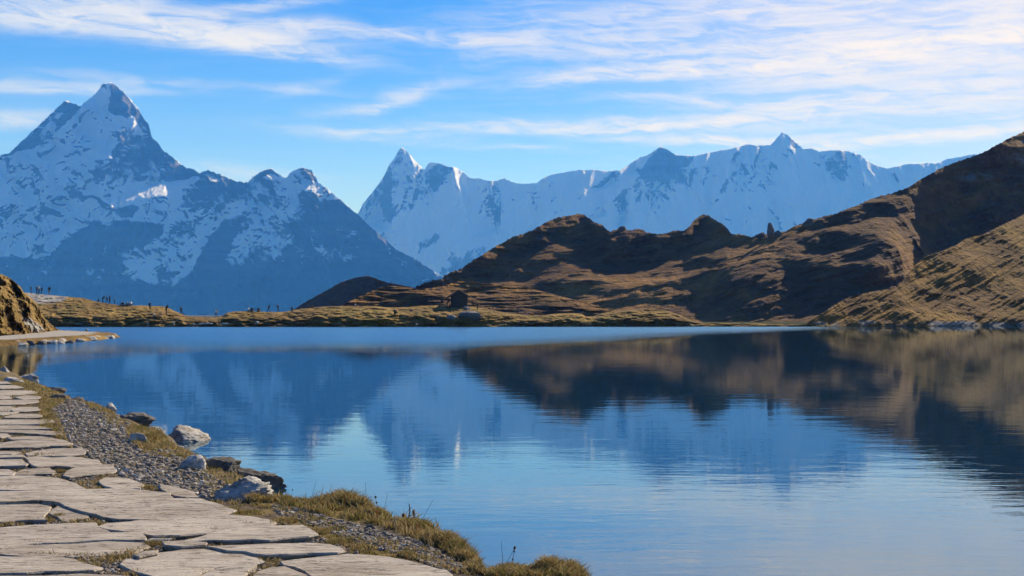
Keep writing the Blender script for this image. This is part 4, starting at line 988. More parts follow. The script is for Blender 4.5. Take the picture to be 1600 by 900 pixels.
GRP = "boulders along the near shore"
boulder(318, 417, 745, 787, 0.44, M_ROCKL, "large pale rugged boulder at the edge of the flagstone path", seed=3, group=GRP, depth=0.95, cuts=7, rough=1.7, pitch=0.3, tilt=-0.10)
boulder(308, 372, 713, 744, 0.36, M_ROCKD, "dark shaded block just behind the large pale boulder", seed=8, group=GRP, depth=0.9, cuts=12)
boulder(332, 446, 724, 759, 0.05, M_ROCKD, "long low dark rock tapering to a point in the water", seed=21, group=GRP, depth=0.32, cuts=7, tilt=-0.20, pitch=0.0)
boulder(278, 326, 708, 738, 0.42, M_ROCKL, "pale rounded rock left of the dark shaded block", seed=14, group=GRP, depth=0.8, cuts=8)
boulder(244, 320, 665, 689, 0.02, M_ROCKL, "pale cracked rock standing out into the blue water", seed=31, group=GRP, depth=1.1, cuts=7, rough=1.3, pitch=0.22, tilt=-0.32)
boulder(161, 236, 643, 667, 0.30, M_ROCKD, "brown boulder with a shaded hollow under its edge", seed=41, group=GRP, depth=0.8, cuts=9, tilt=-0.12, pitch=0.2)
boulder(216, 262, 665, 680, 0.25, M_ROCKL, "low pale ledge reaching toward the cracked rock in the water", seed=47, group=GRP, depth=0.6, cuts=7)
boulder(184, 242, 672, 702, 0.36, M_ROCKL, "narrow slanting sliver of white stone in the gravel", name="stone_sliver", seed=52, group=GRP, depth=0.22, cuts=6, rot=-0.75)
boulder(254, 286, 694, 708, 0.34, M_ROCKL, "small flat pale rock below the cracked rock", seed=55, group=GRP, depth=0.7, cuts=7)
boulder(158, 183, 628, 642, 0.24, M_ROCKL, "knobbly pale rock beside a tuft of dry stalks", seed=61, group=GRP, depth=0.8, cuts=9, rough=1.6)
boulder(74, 104, 614, 629, 0.38, M_ROCKD, "dark layered rock beside the far end of the slabs", seed=66, group=GRP, depth=0.8, cuts=10)
boulder(96, 128, 619, 632, 0.34, M_ROCKD, "grey flat rock right of the dark layered rock", seed=71, group=GRP, depth=0.7, cuts=9)
boulder(122, 146, 627, 637, 0.30, M_ROCKL, "thin pale rock on the waterline between two grass patches", seed=75, group=GRP, depth=0.6, cuts=8)
boulder(60, 100, 604, 613, 0.22, M_ROCKD, "low dark rock at the water below the rocky tip", seed=81, group=GRP, depth=0.6, cuts=9)
boulder(24, 59, 582, 596, 0.12, M_ROCKL, "grey rock forming the pointed tip of the near bank", seed=85, group=GRP, depth=0.7, cuts=8, tilt=-0.08)
boulder(-6, 12, 571, 584, 0.30, M_ROCKL, "upright pale rock at the left edge of the near bank", seed=91, group=GRP, depth=0.8, cuts=10)
boulder(-2, 36, 588, 600, 0.40, M_ROCKL, "broad pale rock half hidden in grass at the end of the path", seed=95, group=GRP, depth=0.8, cuts=9)
boulder(572, 592, 818, 829, 0.44, M_ROCKD, "small dark pointed stone on the grassy bank", name="stone", seed=101, group=GRP, depth=0.8)
boulder(496, 510, 807, 814, 0.45, M_ROCKD, "small flat stone with a dark hollow near the big tussock", name="stone", seed=104, group=GRP, depth=0.8)
boulder(204, 219, 645, 652, 0.40, M_ROCKL, "small pale stone behind the brown boulder", name="stone", seed=108, group=GRP, depth=0.8)
boulder(245, 252, 756, 763, 0.47, M_ROCKL, "tiny white upright stone at the back edge of a slab", name="stone", seed=111, group=GRP, depth=0.7)
boulder(225, 266, 842, 848, 0.46, M_ROCKL, "whitish broken flake between slabs above the green tuft", name="stone", seed=115, group=GRP, depth=0.5)
GRP = "stones along the tip of the gravel road"
for k, (x0, x1, yt, yb, m_, lab) in enumerate([
        (160, 180, 523, 529, M_ROCKL, "pale rock at the very tip of the gravel road"), (148, 164, 523.5, 530, M_ROCKD, "dark rock next to the one at the tip of the road"), (130, 150, 524.5, 532, M_ROCKL, "broad pale rock two stones in from the road tip"),
        (113, 130, 528, 534, M_ROCKL, "flat light rock near the middle of the road edge stones"), (98, 114, 530, 536, M_ROCKD, "dark rounded rock left of the flat light rock"), (86, 100, 531.5, 537, M_ROCKL, "small light stone between two dark rocks"),
        (70, 89, 530, 537.5, M_ROCKL, "bulky pale rock halfway along the road edge"), (55, 71, 531, 538, M_ROCKD, "brown rock with shaded front left of the bulky pale rock"), (38, 54, 531, 539, M_ROCKD, "dark squarish rock near the left end of the road edge"), (24, 40, 534, 540.5, M_ROCKL, "low pale stone at the left end of the road edge")]):
    boulder(x0, x1, yt, yb, 0.0, m_, lab, seed=120 + 3 * k, group=GRP, depth=0.9, cuts=9, sub=4)
boulder(132, 138, 513.6, 516.4, 0.38, M_ROCKL, "little pale stone lying on the far edge of the gravel road", name="stone", seed=190, sub=3)




# crag on the skyline of the brown hill and pale stones on the far shore
def sized_rock(px, py, wpx, hpx, rel, label, seed, mat, name="boulder", depth=0.8, cuts=9, rough=1.2, sub=4, group=None, lean=0.0, sink=0.25):
    """a rock wpx by hpx photo pixels in size whose foot is seen at px, py on a relief"""
    b = on_relief(rel, px, py); r_ = np.random.RandomState(seed); w, h = wpx / F * b.y / 2, hpx / F * b.y
    bm = bmesh.new(); bmesh.ops.create_icosphere(bm, subdivisions=sub, radius=1.0); P = np.array([v.co[:] for v in bm.verts])
    for _ in range(cuts):
        d = r_.normal(size=3); d[2] *= 0.5; d /= np.linalg.norm(d); k = r_.uniform(0.55, 0.86); P = P - np.maximum(P @ d - k, 0)[:, None] * d * 0.95
    P /= np.abs(P).max(0); P[:, 0] = P[:, 0] * (1 - 0.25 * P[:, 2]) + lean * P[:, 2]
    P = P * (1 + rough * 0.12 * fbm(P[:, 0] * 2 + seed, P[:, 1] * 2, P[:, 2] * 2, 5, 0.6))[:, None]
    P = P * np.array([w, w * depth, h * (0.5 + sink / 2)]); P[:, 2] += h * (0.5 - sink / 2)
    for v, q in zip(bm.verts, P): v.co = q
    me = bpy.data.meshes.new(name); bm.to_mesh(me); bm.free(); me.polygons.foreach_set('use_smooth', np.ones(len(me.polygons), bool))
    o = link(name, me, mat, label=label, category="rock"); o.location = b
    if group: o['group'] = group
    return o


sized_rock(1203, 368, 12, 20, "brown_hill", "tall rock pinnacle standing on the skyline of the brown hill", 301, M_CRAG, "rock_pinnacle", depth=0.9, lean=-0.10)
sized_rock(1214, 368, 12, 8, "brown_hill", "low crag just right of the tall rock pinnacle", 302, M_CRAG, "crag")
sized_rock(1188, 370, 18, 7, "brown_hill", "low crag just left of the tall rock pinnacle", 305, M_CRAG, "crag")
sized_rock(1265, 346, 14, 5, "brown_hill", "jagged crag on the rising skyline right of the rock pinnacle", 308, M_CRAG, "crag")
sized_rock(972, 359, 14, 6, "brown_hill", "dark crag on the saddle right of the rounded summit", 311, M_CRAG, "crag")
sized_rock(736, 496, 40, 10, "far_shore", "broad grey rock outcrop on the shore below the stone hut", 320, M_OUTC, "rock_outcrop", depth=0.9, cuts=16, sink=0.5, lean=-0.12)
sized_rock(728, 484, 14, 5, "far_shore", "small grey rock between the hut and the broad outcrop", 322, M_OUTC, "rock_outcrop", depth=0.6)
sized_rock(706, 497, 19, 5.5, "far_shore", "small grey outcrop left of the broad one by the hut", 325, M_OUTC, "rock_outcrop", depth=0.8, cuts=14, sink=0.5)
sized_rock(643, 486, 6, 3, "far_shore", "dark stone lying in the turf left of the hut", 331, M_OUTC, "stone")
for k, (x, y, w, h, lab) in enumerate([(303, 508, 5, 3, "white stone at the waterline under the low saddle"), (271, 507, 3, 6, "pale upright stone at the waterline below the ridge walkers"), (231, 508, 3, 7, "thin pale rock face at the water left of the ridge walkers"),
                                       (651, 508, 5, 3, "pair sized pale stone at the waterline left of the hut"), (176, 508, 3, 3, "pale stone at the waterline near the gravel road tip"), (402, 506, 6, 4, "brownish stone at the waterline below the picnic table")]):
    sized_rock(x, y, w, h, "far_shore", lab, 340 + k, M_ROCKL, "stone", sub=3, group="pale stones on the far waterline")
for k, (x, w) in enumerate([(322, 26), (350, 18), (118, 30)]):
    sized_rock(x, 507, w, 2.6, "far_shore", ["longest low strip of pale rock on the far waterline", "short low strip of pale rock on the far waterline", "low strip of pale rock on the waterline behind the gravel road"][k], 360 + k, M_ROCKL, "rock_shelf", sub=3, depth=0.3, group="pale rock shelves on the far waterline")


# ----------------------------------------------------------------- hut, table, posts
def plain(name, col, rough=0.85, var=0.35, scale=2.0):
    m, n = material(name); P = n.n('ShaderNodeTexCoord').outputs['Object']; a = n.noise(P, scale, 5, 0.65)
    principled(n, n.mix(a, tuple(c * (1 - var) for c in col), tuple(c * (1 + var) for c in col)), rough, n.bump(a, 0.4, 0.03), 0.15); return m


M_WOOD = plain("weathered_wood", (0.06, 0.044, 0.034)); M_STONEW = plain("hut_stone", (0.055, 0.048, 0.044), scale=4.0); M_SHINGLE = plain("roof_shingle", (0.12, 0.095, 0.08), scale=6.0)


def box(bm, c, s, rz=0.0, ry=0.0, taper=1.0):
    v = []
    for sx, sy, sz in [(-1, -1, -1), (1, -1, -1), (1, 1, -1), (-1, 1, -1), (-1, -1, 1), (1, -1, 1), (1, 1, 1), (-1, 1, 1)]:
        k = taper if sz > 0 else 1
        p = Vector((sx * s[0] / 2 * k, sy * s[1] / 2 * k, sz * s[2] / 2)); p.rotate(Matrix.Rotation(ry, 3, 'Y')); p.rotate(Matrix.Rotation(rz, 3, 'Z')); v.append(bm.verts.new(p + Vector(c)))
    for f in [(0, 3, 2, 1), (4, 5, 6, 7), (0, 1, 5, 4), (1, 2, 6, 5), (2, 3, 7, 6), (3, 0, 4, 7)]: bm.faces.new([v[i] for i in f])


def part(name, parent, mat, build, bevel=0.0):
    bm = bmesh.new(); build(bm)
    if bevel: bmesh.ops.bevel(bm, geom=bm.edges[:], offset=bevel, segments=1, affect='EDGES')
    me = bpy.data.meshes.new(name); bm.to_mesh(me); bm.free(); return link(name, me, mat, parent)


def thing(name, loc, label, cat, group=None, rz=0.0):
    o = bpy.data.objects.new(name, None); COL.objects.link(o); o.location = loc; o.rotation_euler.z = rz; o['label'] = label; o['category'] = cat
    if group: o['group'] = group
    return o


hp = on_relief("far_shore", 717, 482); u = hp.y / F                      # u: metres per photo pixel here
hut = thing("hut", (u * (717 - 800), hp.y + 1.0, hp.z - 0.25), "small dark stone hut with a gable roof on the far shore", "hut")
Wd, Hw, Hr = 26 * u, 21 * u + 0.25, 29 * u + 0.25


def hut_wall(bm):
    d = 3.2; a = [(-Wd / 2, 0, 0), (Wd / 2, 0, 0), (Wd / 2, 0, Hw), (0, 0, Hr - 0.12), (-Wd / 2, 0, Hw)]
    f = [bm.verts.new(p) for p in a]; b = [bm.verts.new((p[0], d, p[2])) for p in a]
    bm.faces.new(f); bm.faces.new(b[::-1])
    for i in range(5): bm.faces.new((f[(i + 1) % 5], f[i], b[i], b[(i + 1) % 5]))


def hut_roof(sg):
    def fn(bm):
        W2 = 19.5 * u; sl = math.atan2(Hr - Hw, Wd / 2); L = W2 / math.cos(sl)
        box(bm, (sg * W2 / 2, 1.6, Hr - math.tan(sl) * W2 / 2), (L, 4.3, 0.20), 0, sg * sl)
    return fn


part("wall", hut, M_STONEW, hut_wall)
for sg in (-1, 1): part("roof", hut, M_SHINGLE, hut_roof(sg), 0.02)
part("plinth", hut, M_STONEW, lambda bm: box(bm, (0.15, 1.6, 0.05), (Wd + 0.9, 4.0, 0.5), taper=0.93), 0.03)
part("ridge_beam", hut, M_WOOD, lambda bm: box(bm, (0, 1.6, Hr - 0.13), (0.14, 4.3, 0.16)), 0.01)
part("door", hut, M_WOOD, lambda bm: box(bm, (Wd / 2 + 0.02, 1.5, 1.0), (0.06, 0.9, 1.7)), 0.01)

tp = on_relief("far_shore", 399, 487); u = tp.y / F
tb = thing("picnic_table", tp, "low dark picnic table on the crest of the far shore", "table")
part("tabletop", tb, M_WOOD, lambda bm: box(bm, (0, 0, 0.62), (15 * u, 0.8, 0.08)), 0.01)
for sx in (-1, 1): part("trestle", tb, M_WOOD, lambda bm: (box(bm, (sx * 5.2 * u, 0, 0.29), (0.35, 0.6, 0.6), taper=0.7)), 0.01)
for sy in (-1, 1): part("bench", tb, M_WOOD, lambda bm: (box(bm, (0, sy * 0.75, 0.36), (13 * u, 0.26, 0.06)), box(bm, (-4.5 * u, sy * 0.75, 0.16), (0.1, 0.2, 0.34)), box(bm, (4.5 * u, sy * 0.75, 0.16), (0.1, 0.2, 0.34))))
sp = on_relief("far_shore", 691, 480.5); u = sp.y / F
sg_ = thing("sign_board", sp, "dark board on a thin post just left of the hut", "sign")
part("post", sg_, M_WOOD, lambda bm: box(bm, (0.05, 0, 0.62), (0.09, 0.09, 1.3)))
part("board", sg_, M_WOOD, lambda bm: box(bm, (-0.05, -0.08, 1.12), (0.42, 0.07, 0.62)), 0.01)
part("board_roof", sg_, M_WOOD, lambda bm: box(bm, (-0.02, -0.08, 1.48), (0.26, 0.3, 0.1), taper=0.5))
sp = on_relief("far_shore", 746, 484)
po = thing("wooden_post", sp, "short leaning wooden post right of the hut", "post")
part("shaft", po, M_WOOD, lambda bm: box(bm, (0, 0, 0.5), (0.13, 0.13, 1.1), 0.4, 0.06), 0.015)
part("foot_stone", po, M_OUTC, lambda bm: box(bm, (0.02, 0, 0.04), (0.4, 0.35, 0.16), 0.3, 0, 0.6), 0.03)


# ----------------------------------------------------------------- people
def cloth(name, col): return plain(name, col, 0.9, 0.2, 8.0)


MC = {'black': cloth("black_cloth", (0.02, 0.02, 0.024)), 'navy': cloth("navy_cloth", (0.025, 0.03, 0.055)), 'grey': cloth("grey_cloth", (0.12, 0.12, 0.125)), 'brown': cloth("brown_cloth", (0.09, 0.06, 0.045)),
      'white': cloth("white_cloth", (0.7, 0.7, 0.7)), 'blue': cloth("blue_denim", (0.05, 0.08, 0.16)), 'red': cloth("red_cloth", (0.18, 0.05, 0.04)), 'beige': cloth("beige_cloth", (0.32, 0.27, 0.21)), 'skin': plain("skin", (0.45, 0.28, 0.2), 0.6, 0.1), 'hair': plain("hair", (0.035, 0.025, 0.02), 0.6, 0.2), 'orange': cloth("ochre_cloth", (0.30, 0.13, 0.05))}
POSES = {  # joints in metres for a 1.75 m figure that faces +x; y is its left
    'stand': dict(pel=(0, 0, .93), chest=(0, 0, 1.32), neck=(.01, 0, 1.50), head=(.03, 0, 1.64), kl=(.03, .10, .49), fl=(-.01, .11, .06), kr=(.02, -.10, .49), fr=(.0, -.11, .06), el=(-.02, .25, 1.14), hl=(.10, .24, .90), er=(-.03, -.25, 1.14), hr=(.06, -.25, .89)),
    'walk': dict(pel=(0, 0, .90), chest=(.05, 0, 1.29), neck=(.08, 0, 1.47), head=(.12, 0, 1.60), kl=(.20, .09, .50), fl=(.30, .09, .06), kr=(-.06, -.09, .48), fr=(-.34, -.09, .14), el=(-.14, .24, 1.12), hl=(-.08, .24, .88), er=(.14, -.24, 1.12), hr=(.34, -.22, .98)),
    'bend': dict(pel=(-.05, 0, .88), chest=(.22, 0, 1.18), neck=(.36, 0, 1.28), head=(.48, 0, 1.36), kl=(.08, .10, .50), fl=(-.02, .11, .06), kr=(.06, -.10, .48), fr=(-.12, -.11, .06), el=(.34, .22, .96), hl=(.52, .18, .86), er=(.32, -.22, .96), hr=(.50, -.18, .84)),
    'photo': dict(pel=(0, 0, .92), chest=(.0, 0, 1.31), neck=(.03, 0, 1.49), head=(.06, 0, 1.62), kl=(.04, .11, .49), fl=(.02, .14, .06), kr=(.0, -.10, .49), fr=(-.06, -.13, .06), el=(.20, .24, 1.18), hl=(.34, .10, 1.42), er=(.20, -.24, 1.18), hr=(.34, -.10, 1.42)),
    'sit': dict(pel=(-.15, 0, .14), chest=(-.10, 0, .52), neck=(-.05, 0, .69), head=(.0, 0, .83), kl=(.26, .13, .46), fl=(.42, .13, .06), kr=(.24, -.13, .44), fr=(.45, -.13, .06), el=(.06, .25, .36), hl=(.26, .16, .46), er=(.06, -.25, .36), hr=(.26, -.14, .46)),
    'crouch': dict(pel=(-.14, 0, .38), chest=(.02, 0, .72), neck=(.12, 0, .88), head=(.20, 0, 1.0), kl=(.26, .12, .50), fl=(.02, .12, .06), kr=(.20, -.12, .36), fr=(-.16, -.12, .08), el=(.22, .22, .58), hl=(.36, .14, .46), er=(.20, -.22, .56), hr=(.34, -.14, .44)),
}


def person(px, py, label, pose='stand', face=0.0, top='black', legs='black', pack=None, hair='hair', height=1.72, rel="far_shore", group="hikers on the far shore", hat=None):
    k = height / 1.75; J = {n: Vector(v) * k for n, v in POSES[pose].items()}
    sh = J['chest'].lerp(J['neck'], 0.72); ax = (J['neck'] - J['pel']).normalized()
    V = [J['pel'], J['chest'], J['neck'], J['head']]; Rr = [.15, .155, .062, .10]; E = [(0, 1), (1, 2), (2, 3)]; tag = ['legs', 'top', 'skin', 'skin']
    def chain(start, pts):
        prev = start
        for p, r, t in pts:
            V.append(p); Rr.append(r); tag.append(t); E.append((prev, len(V) - 1)); prev = len(V) - 1
    for s_, a in ((1, 'l'), (-1, 'r')):
        hip = J['pel'] + Vector((0, s_ * .095 * k, -.05 * k)); f = J['f' + a]
        chain(0, [(hip, .095, 'legs'), (J['k' + a], .066, 'legs'), (f + Vector((0, 0, .03 * k)), .045, 'legs'), (f + Vector((.15 * k, 0, -.015 * k)), .038, 'hair')])
        so = sh + Vector((0, s_ * .18 * k, 0)); h = J['h' + a]; d = (h - J['e' + a]).normalized()
        chain(1, [(so, .068, 'top'), (J['e' + a], .048, 'top'), (h, .032, 'top'), (h + d * .09 * k, .038, 'skin')])
    me = bpy.data.meshes.new("skeleton"); me.from_pydata([tuple(v) for v in V], E, [])
    so = bpy.data.objects.new("skeleton", me); COL.objects.link(so); md = so.modifiers.new("skin", 'SKIN'); so.modifiers.new("sub", 'SUBSURF').levels = 1
    for i, sv in enumerate(me.skin_vertices[0].data): sv.radius = (Rr[i] * k,) * 2; sv.use_root = i == 0
    dg = bpy.context.evaluated_depsgraph_get(); bm_me = bpy.data.meshes.new_from_object(so.evaluated_get(dg)); bpy.data.objects.remove(so)
    pc = np.array([tuple(v) for v in V]); mats = {'legs': 0, 'top': 1, 'skin': 2, 'hair': 3}
    for m_ in (MC[legs], MC[top], MC['skin'], MC['hair']): bm_me.materials.append(m_)
    hc, hu = J['head'], Vector((1, 0, .1)).normalized()
    for p in bm_me.polygons:
        i = int(np.argmin(np.linalg.norm(pc - np.array(p.center), axis=1) - np.array(Rr) * k)); t = mats[tag[i]]
        if tag[i] == 'skin' and i == 3 and ((p.center - hc).z > .03 * k or (p.center - hc).dot(hu) < -.01 * k): t = 3
        p.material_index = t; p.use_smooth = True
    b = on_relief(rel, px, py)
    root = thing("person", (((px - 800) / F) * b.y, b.y, b.z - 0.03), label, "person", group, face)
    o = link("body", bm_me, None, root)
    if pack:
        c = J['chest'] - Vector((.19 * k, 0, .02))
        tilt = math.atan2(ax.x, ax.z)
        part("backpack", root, MC[pack], lambda bm: (box(bm, c, (.20, .30, .46), 0, tilt, .8), box(bm, c + Vector((-.02, 0, .27)), (.18, .26, .10), 0, tilt, .6)), 0.04)
    if hat: part("hat", root, MC[hat], lambda bm: (box(bm, J['head'] + Vector((0, 0, .09 * k)), (.20, .19, .10), taper=.8), box(bm, J['head'] + Vector((.03, 0, .05 * k)), (.30, .27, .025))), 0.02)
    return root


R_, L_, TO, AW = 0.0, math.pi, -math.pi / 2, math.pi / 2                  # facing right, left, toward and away from the camera
person(48.5, 459, "person in dark jacket standing alone at the left end of the gravel rise", 'stand', 0.4, 'black', 'brown', height=1.65)
person(57.5, 460, "tall dark figure at the left of the group of three on the rise", 'stand', R_, 'black', 'black', height=1.8)
person(61, 460.3, "person with pale top in the middle of the group of three", 'stand', L_, 'beige', 'black', height=1.75)
person(64.8, 459.8, "short person with a pack at the right of the group of three", 'stand', L_, 'brown', 'black', pack='black', height=1.35)
person(77, 460.6, "hiker with dark backpack and pale trousers walking over the rise", 'walk', AW + 0.5, 'black', 'grey', pack='black')
person(153.5, 471.5, "person crouching low on the ridge, leftmost of the ridge group", 'crouch', R_, 'black', 'black', height=1.2)
person(160.5, 473, "person bending forward to the right on the ridge", 'bend', R_, 'black', 'black', height=1.6)
person(167.3, 474, "person walking close behind another on the ridge", 'walk', L_, 'black', 'black', height=1.55)
person(171.5, 474.3, "tall person right of the walking pair on the ridge", 'stand', L_, 'black', 'black', height=1.7)
person(179, 473.5, "child standing apart at the right of the ridge group", 'stand', R_, 'brown', 'black', height=1.15)
person(191.5, 476.5, "dark figure sitting at the left end of the picnic group", 'sit', L_, 'black', 'black', height=1.75)
person(199.5, 476, "seated person in grey jacket in the picnic group", 'sit', R_, 'grey', 'black', height=1.75)
person(204.3, 476.2, "seated person in white shirt at the right of the picnic group", 'sit', L_, 'white', 'blue', height=1.75)
person(234, 484, "person in dark coat standing on the slope above the pale sunbather", 'stand', TO + 0.4, 'black', 'black', height=1.45)
person(260, 491.5, "tall hiker with dark backpack on the slope, between two walkers", 'stand', L_, 'black', 'black', pack='black', height=1.85)
person(283, 492, "hiker walking down the end of the ridge with a small pack", 'walk', R_, 'black', 'black', pack='brown', height=1.5)
person(338, 496.3, "hiker in pale shirt and dark trousers crossing the low saddle", 'walk', L_, 'white', 'black', pack='grey', height=1.6)
person(241, 494.5, "person lying back on the grass with pale top and bare legs", 'sit', R_, 'white', 'skin', height=1.35)
person(389, 486, "person in pale shirt sitting at the left end of the picnic table", 'sit', R_, 'white', 'black', height=1.6)
person(420, 487.3, "walker with pale hood right of the picnic table", 'walk', L_, 'grey', 'black', pack='black', height=1.35)
person(434.5, 487.4, "slim person standing between the two walkers right of the table", 'stand', R_, 'navy', 'black', pack='grey', height=1.4)
person(456.5, 490.5, "dark walker whose shadow falls down the turf slope", 'walk', L_, 'black', 'black', height=1.55)
person(482.5, 481.2, "seated person in brown on the crest, left of the seated pair", 'sit', TO, 'brown', 'black', height=1.15)
person(488, 481, "seated person in ochre on the crest, right of the seated pair", 'sit', TO, 'orange', 'black', height=1.15)
person(555, 478.6, "person in white whose head shows over the crest", 'sit', L_, 'white', 'black', height=1.2)
person(565.5, 478.6, "person in dark clothes whose head shows over the crest", 'sit', R_, 'brown', 'black', height=1.2)
person(617.5, 491.5, "person in black sitting on the turf above the shore", 'sit', TO + 0.5, 'black', 'black', height=2.0)
person(698.5, 481.3, "person bending toward the wall of the hut", 'bend', R_, 'black', 'black', height=1.75)
person(702.5, 481.4, "small person crouching in the corner of the hut wall", 'crouch', R_, 'black', 'black', height=1.35)
ps = on_relief("far_shore", 197, 477)
bo = sized_rock(197, 477.8, 20, 2.2, "far_shore", "low dark slab the picnic group sits on", 372, M_CRAG, "stone", sub=3, depth=0.4, sink=0.5)


# ----------------------------------------------------------------- dry stalks on the near bank
M_STALK = plain("dry_stalk", (0.16, 0.10, 0.05), 0.8, 0.3, 30.0); M_SEED = plain("seed_head", (0.07, 0.04, 0.025), 0.9, 0.3, 60.0); M_LEAFD = plain("withered_leaf", (0.26, 0.15, 0.06), 0.9, 0.4, 25.0)


def tube(bm, pts, r0, r1, n=5):
    rings = []
    for i, p in enumerate(pts):
        t = i / (len(pts) - 1); r = r0 + (r1 - r0) * t; d = (pts[min(i + 1, len(pts) - 1)] - pts[max(i - 1, 0)]).normalized(); a = d.orthogonal().normalized(); b = d.cross(a)
        rings.append([bm.verts.new(p + (a * math.cos(6.283 * j / n) + b * math.sin(6.283 * j / n)) * r) for j in range(n)])
    for a, b in zip(rings, rings[1:]):
        for j in range(n): bm.faces.new((a[j], a[(j + 1) % n], b[(j + 1) % n], b[j]))
    bm.faces.new(rings[0][::-1]); bm.faces.new(rings[-1])


def blob(bm, c, r, sz=1.0, seed=0):
    g_ = bmesh.ops.create_icosphere(bm, subdivisions=2, radius=r)
    for v in g_['verts']:
        q = v.co * (1 + 0.45 * perlin(v.co.x / r * 2 + seed, v.co.y / r * 2, v.co.z / r * 2)); v.co = Vector((q.x, q.y, q.z * sz)) + c


def stalk(bx, by, tx, ty, label, heads=(), group="dry stalks on the near bank", r=0.0022):
    x, y, z = [float(v[0]) for v in pix_to_near(np.array([bx], float), np.array([by], float))]
    H = (by - ty) / F * y; dx = (tx - bx) / F * y; rr = random.uniform(-.3, .3)
    pts = [Vector((dx * t ** 1.4 + 0.015 * H * math.sin(5 * t + bx), rr * H * t * t * .4, -0.02 + (H + 0.02) * t)) for t in np.linspace(0, 1, 8)]
    o = thing("dry_stalk", (x, y, z), label, "plant", group)
    part("stem", o, M_STALK, lambda bm: tube(bm, pts, r, r * 0.45))
    for i, (t, k) in enumerate(heads):
        p = pts[min(7, int(round(t * 7)))]; part("seed_head", o, M_SEED, lambda bm: blob(bm, p, k, 1.1, i + bx))
    return o


for bx, by, tx, ty, lab in [(487, 783, 494, 750, "tall thin stalk leaning right, first tall one right of the pale boulder"), (512, 783, 519, 754, "thin stalk leaning right just left of the big tussock"), (541, 784, 550, 745, "tall bare stalk leaning right above the crown of the big tussock"),
                            (571, 794, 572, 742, "tallest vertical bare stalk on the bank, right of the big tussock"), (596, 802, 606, 752, "tall bare stalk leaning right between the big tussock and the withered plant"), (657, 820, 677, 778, "long bare stalk leaning far right beside the tall withered plant"),
                            (446, 780, 452, 764, "short bare stalk nearest the large pale boulder"), (668, 822, 669, 800, "upright bare stalk just right of the tall withered plant"), (728, 852, 735, 822, "bare stalk leaning over the water near the low right end of the bank"), (744, 866, 752, 835, "last bare stalk before the gap in the bank grass")]:
    stalk(bx, by, tx, ty, lab)
for bx, by, tx, ty, lab in [(455, 781, 457, 765, "short stalk with one seed head right of the large pale boulder"), (516, 784, 517, 772, "short stalk with one seed head at the left foot of the big tussock"), (675, 824, 675, 811, "upright stalk with one seed head right of the withered plant"),
                            (706, 838, 707, 824, "short stalk with one seed head next to the tall straight one"), (788, 892, 803, 857, "stalk with one seed head leaning right beside the branching stalk")]:
    stalk(bx, by, tx, ty, lab, [(1, .006)])
stalk(554, 786, 554, 762, "straight dry stalk with two dark seed heads behind the big tussock", [(1, .007), (.5, .006)])
stalk(555, 786, 568, 761, "stalk leaning right with a forked tip behind the big tussock", [(1, .004)])
stalk(590, 803, 587, 777, "dry stalk topped by two large dark seed heads", [(1, .010), (.72, .008)])
stalk(692, 832, 699, 815, "leaning stalk with seed head, left of the tall straight one", [(1, .007)])
stalk(711, 840, 715, 812, "tall straight stalk with a round dark seed head on the right bank", [(1, .009)])
stalk(690, 830, 686, 822, "short curled stalk with a bent seed head on the right bank", [(1, .007)])
stalk(776, 880, 766, 855, "curved stalk with a drooping tip above the bare bank", [(1, .007), (.9, .006)])
stalk(797, 893, 805, 856, "tall branching stalk in the gap before the last tuft", [(1, .008), (.8, .006), (.6, .006)], r=.003)
stalk(785, 893, 784, 845, "very thin pale stalk beside the branching one", [])
stalk(1052, 905, 1059, 870, "lone faint stalk at the bottom edge right of the last tuft", [])
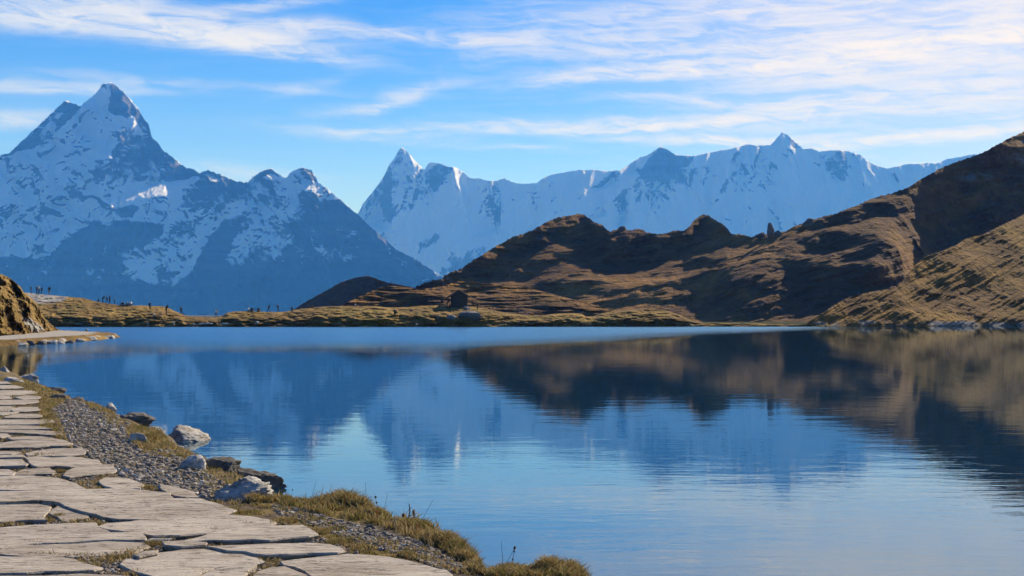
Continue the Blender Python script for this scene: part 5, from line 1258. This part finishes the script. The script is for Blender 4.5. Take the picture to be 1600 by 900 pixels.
# the withered dock plant
x, y, z = [float(v[0]) for v in pix_to_near(np.array([640.0]), np.array([818.0]))]; u = y / F
dk = thing("withered_plant", (x, y, z), "tall withered brown plant with curled leaves on the bank", "plant")
part("stem", dk, M_STALK, lambda bm: tube(bm, [Vector((0, 0, -.02)), Vector((-.006, 0, 10 * u)), Vector((.002, 0, 20 * u)), Vector((-.004, 0, 31 * u))], .006, .004, 6))
part("stem", dk, M_STALK, lambda bm: tube(bm, [Vector((0, 0, 0)), Vector((.025, 0, 9 * u)), Vector((.032, .01, 20 * u))], .005, .003, 6))
for i in range(13):
    def leaf(bm, i=i):
        r_ = random.Random(i); c = Vector((r_.uniform(.0, .055), r_.uniform(-.02, .02), r_.uniform(4, 24) * u)); L = r_.uniform(.03, .06); a = r_.uniform(0, 6.28); w = L * .35; prev = None
        for j in range(5):
            t = j / 4; p = c + Vector((math.cos(a) * L * t, math.sin(a) * L * t, .02 * math.sin(3 * t) - .05 * t * t)); s_ = w * math.sin(math.pi * (0.12 + 0.8 * t)) * .5; q = Vector((-math.sin(a), math.cos(a), .5)) * s_
            cur = (bm.verts.new(p - q), bm.verts.new(p + q))
            if prev: bm.faces.new((prev[0], prev[1], cur[1], cur[0]))
            prev = cur
    part("leaf", dk, M_LEAFD, leaf)
blk = thing("withered_plant", (0, 0, 0), "short dark withered plant left of the tall one", "plant"); x, y, z = [float(v[0]) for v in pix_to_near(np.array([630.0]), np.array([817.0]))]; blk.location = (x, y, z)
part("stem", blk, M_STALK, lambda bm: tube(bm, [Vector((0, 0, -.02)), Vector((.004, 0, .03)), Vector((0, 0, .055))], .004, .003)); part("seed_head", blk, M_SEED, lambda bm: blob(bm, Vector((0, 0, .06)), .011, 1.6, 4))
for k, bx in enumerate((158, 162)):
    stalk(bx, 630, bx + 1, 624, ["short reddish stalk left of its twin by the knobbly rock", "short reddish stalk right of its twin by the knobbly rock"][k], [(1, .016), (.6, .013)], r=.006)
m, n = material("mountain_air")
pv = n.n('ShaderNodeVolumePrincipled'); pv.inputs['Color'].default_value = (0.07, 0.33, 1.0, 1); pv.inputs['Density'].default_value = 5.7e-5
pv.inputs['Absorption Color'].default_value = (1, 1, 1, 1); pv.inputs['Anisotropy'].default_value = 0.0
o = n.n('ShaderNodeOutputMaterial'); n.t.links.new(pv.outputs[0], o.inputs['Volume'])
bm = bmesh.new(); bmesh.ops.create_cube(bm, size=1.0)
me = bpy.data.meshes.new("haze"); bm.to_mesh(me); bm.free()
hz = link("haze", me, m, kind='stuff'); hz.scale = (130000, 130000, 2300); hz.location = (0, 0, 2300 / 2 - 5.5)
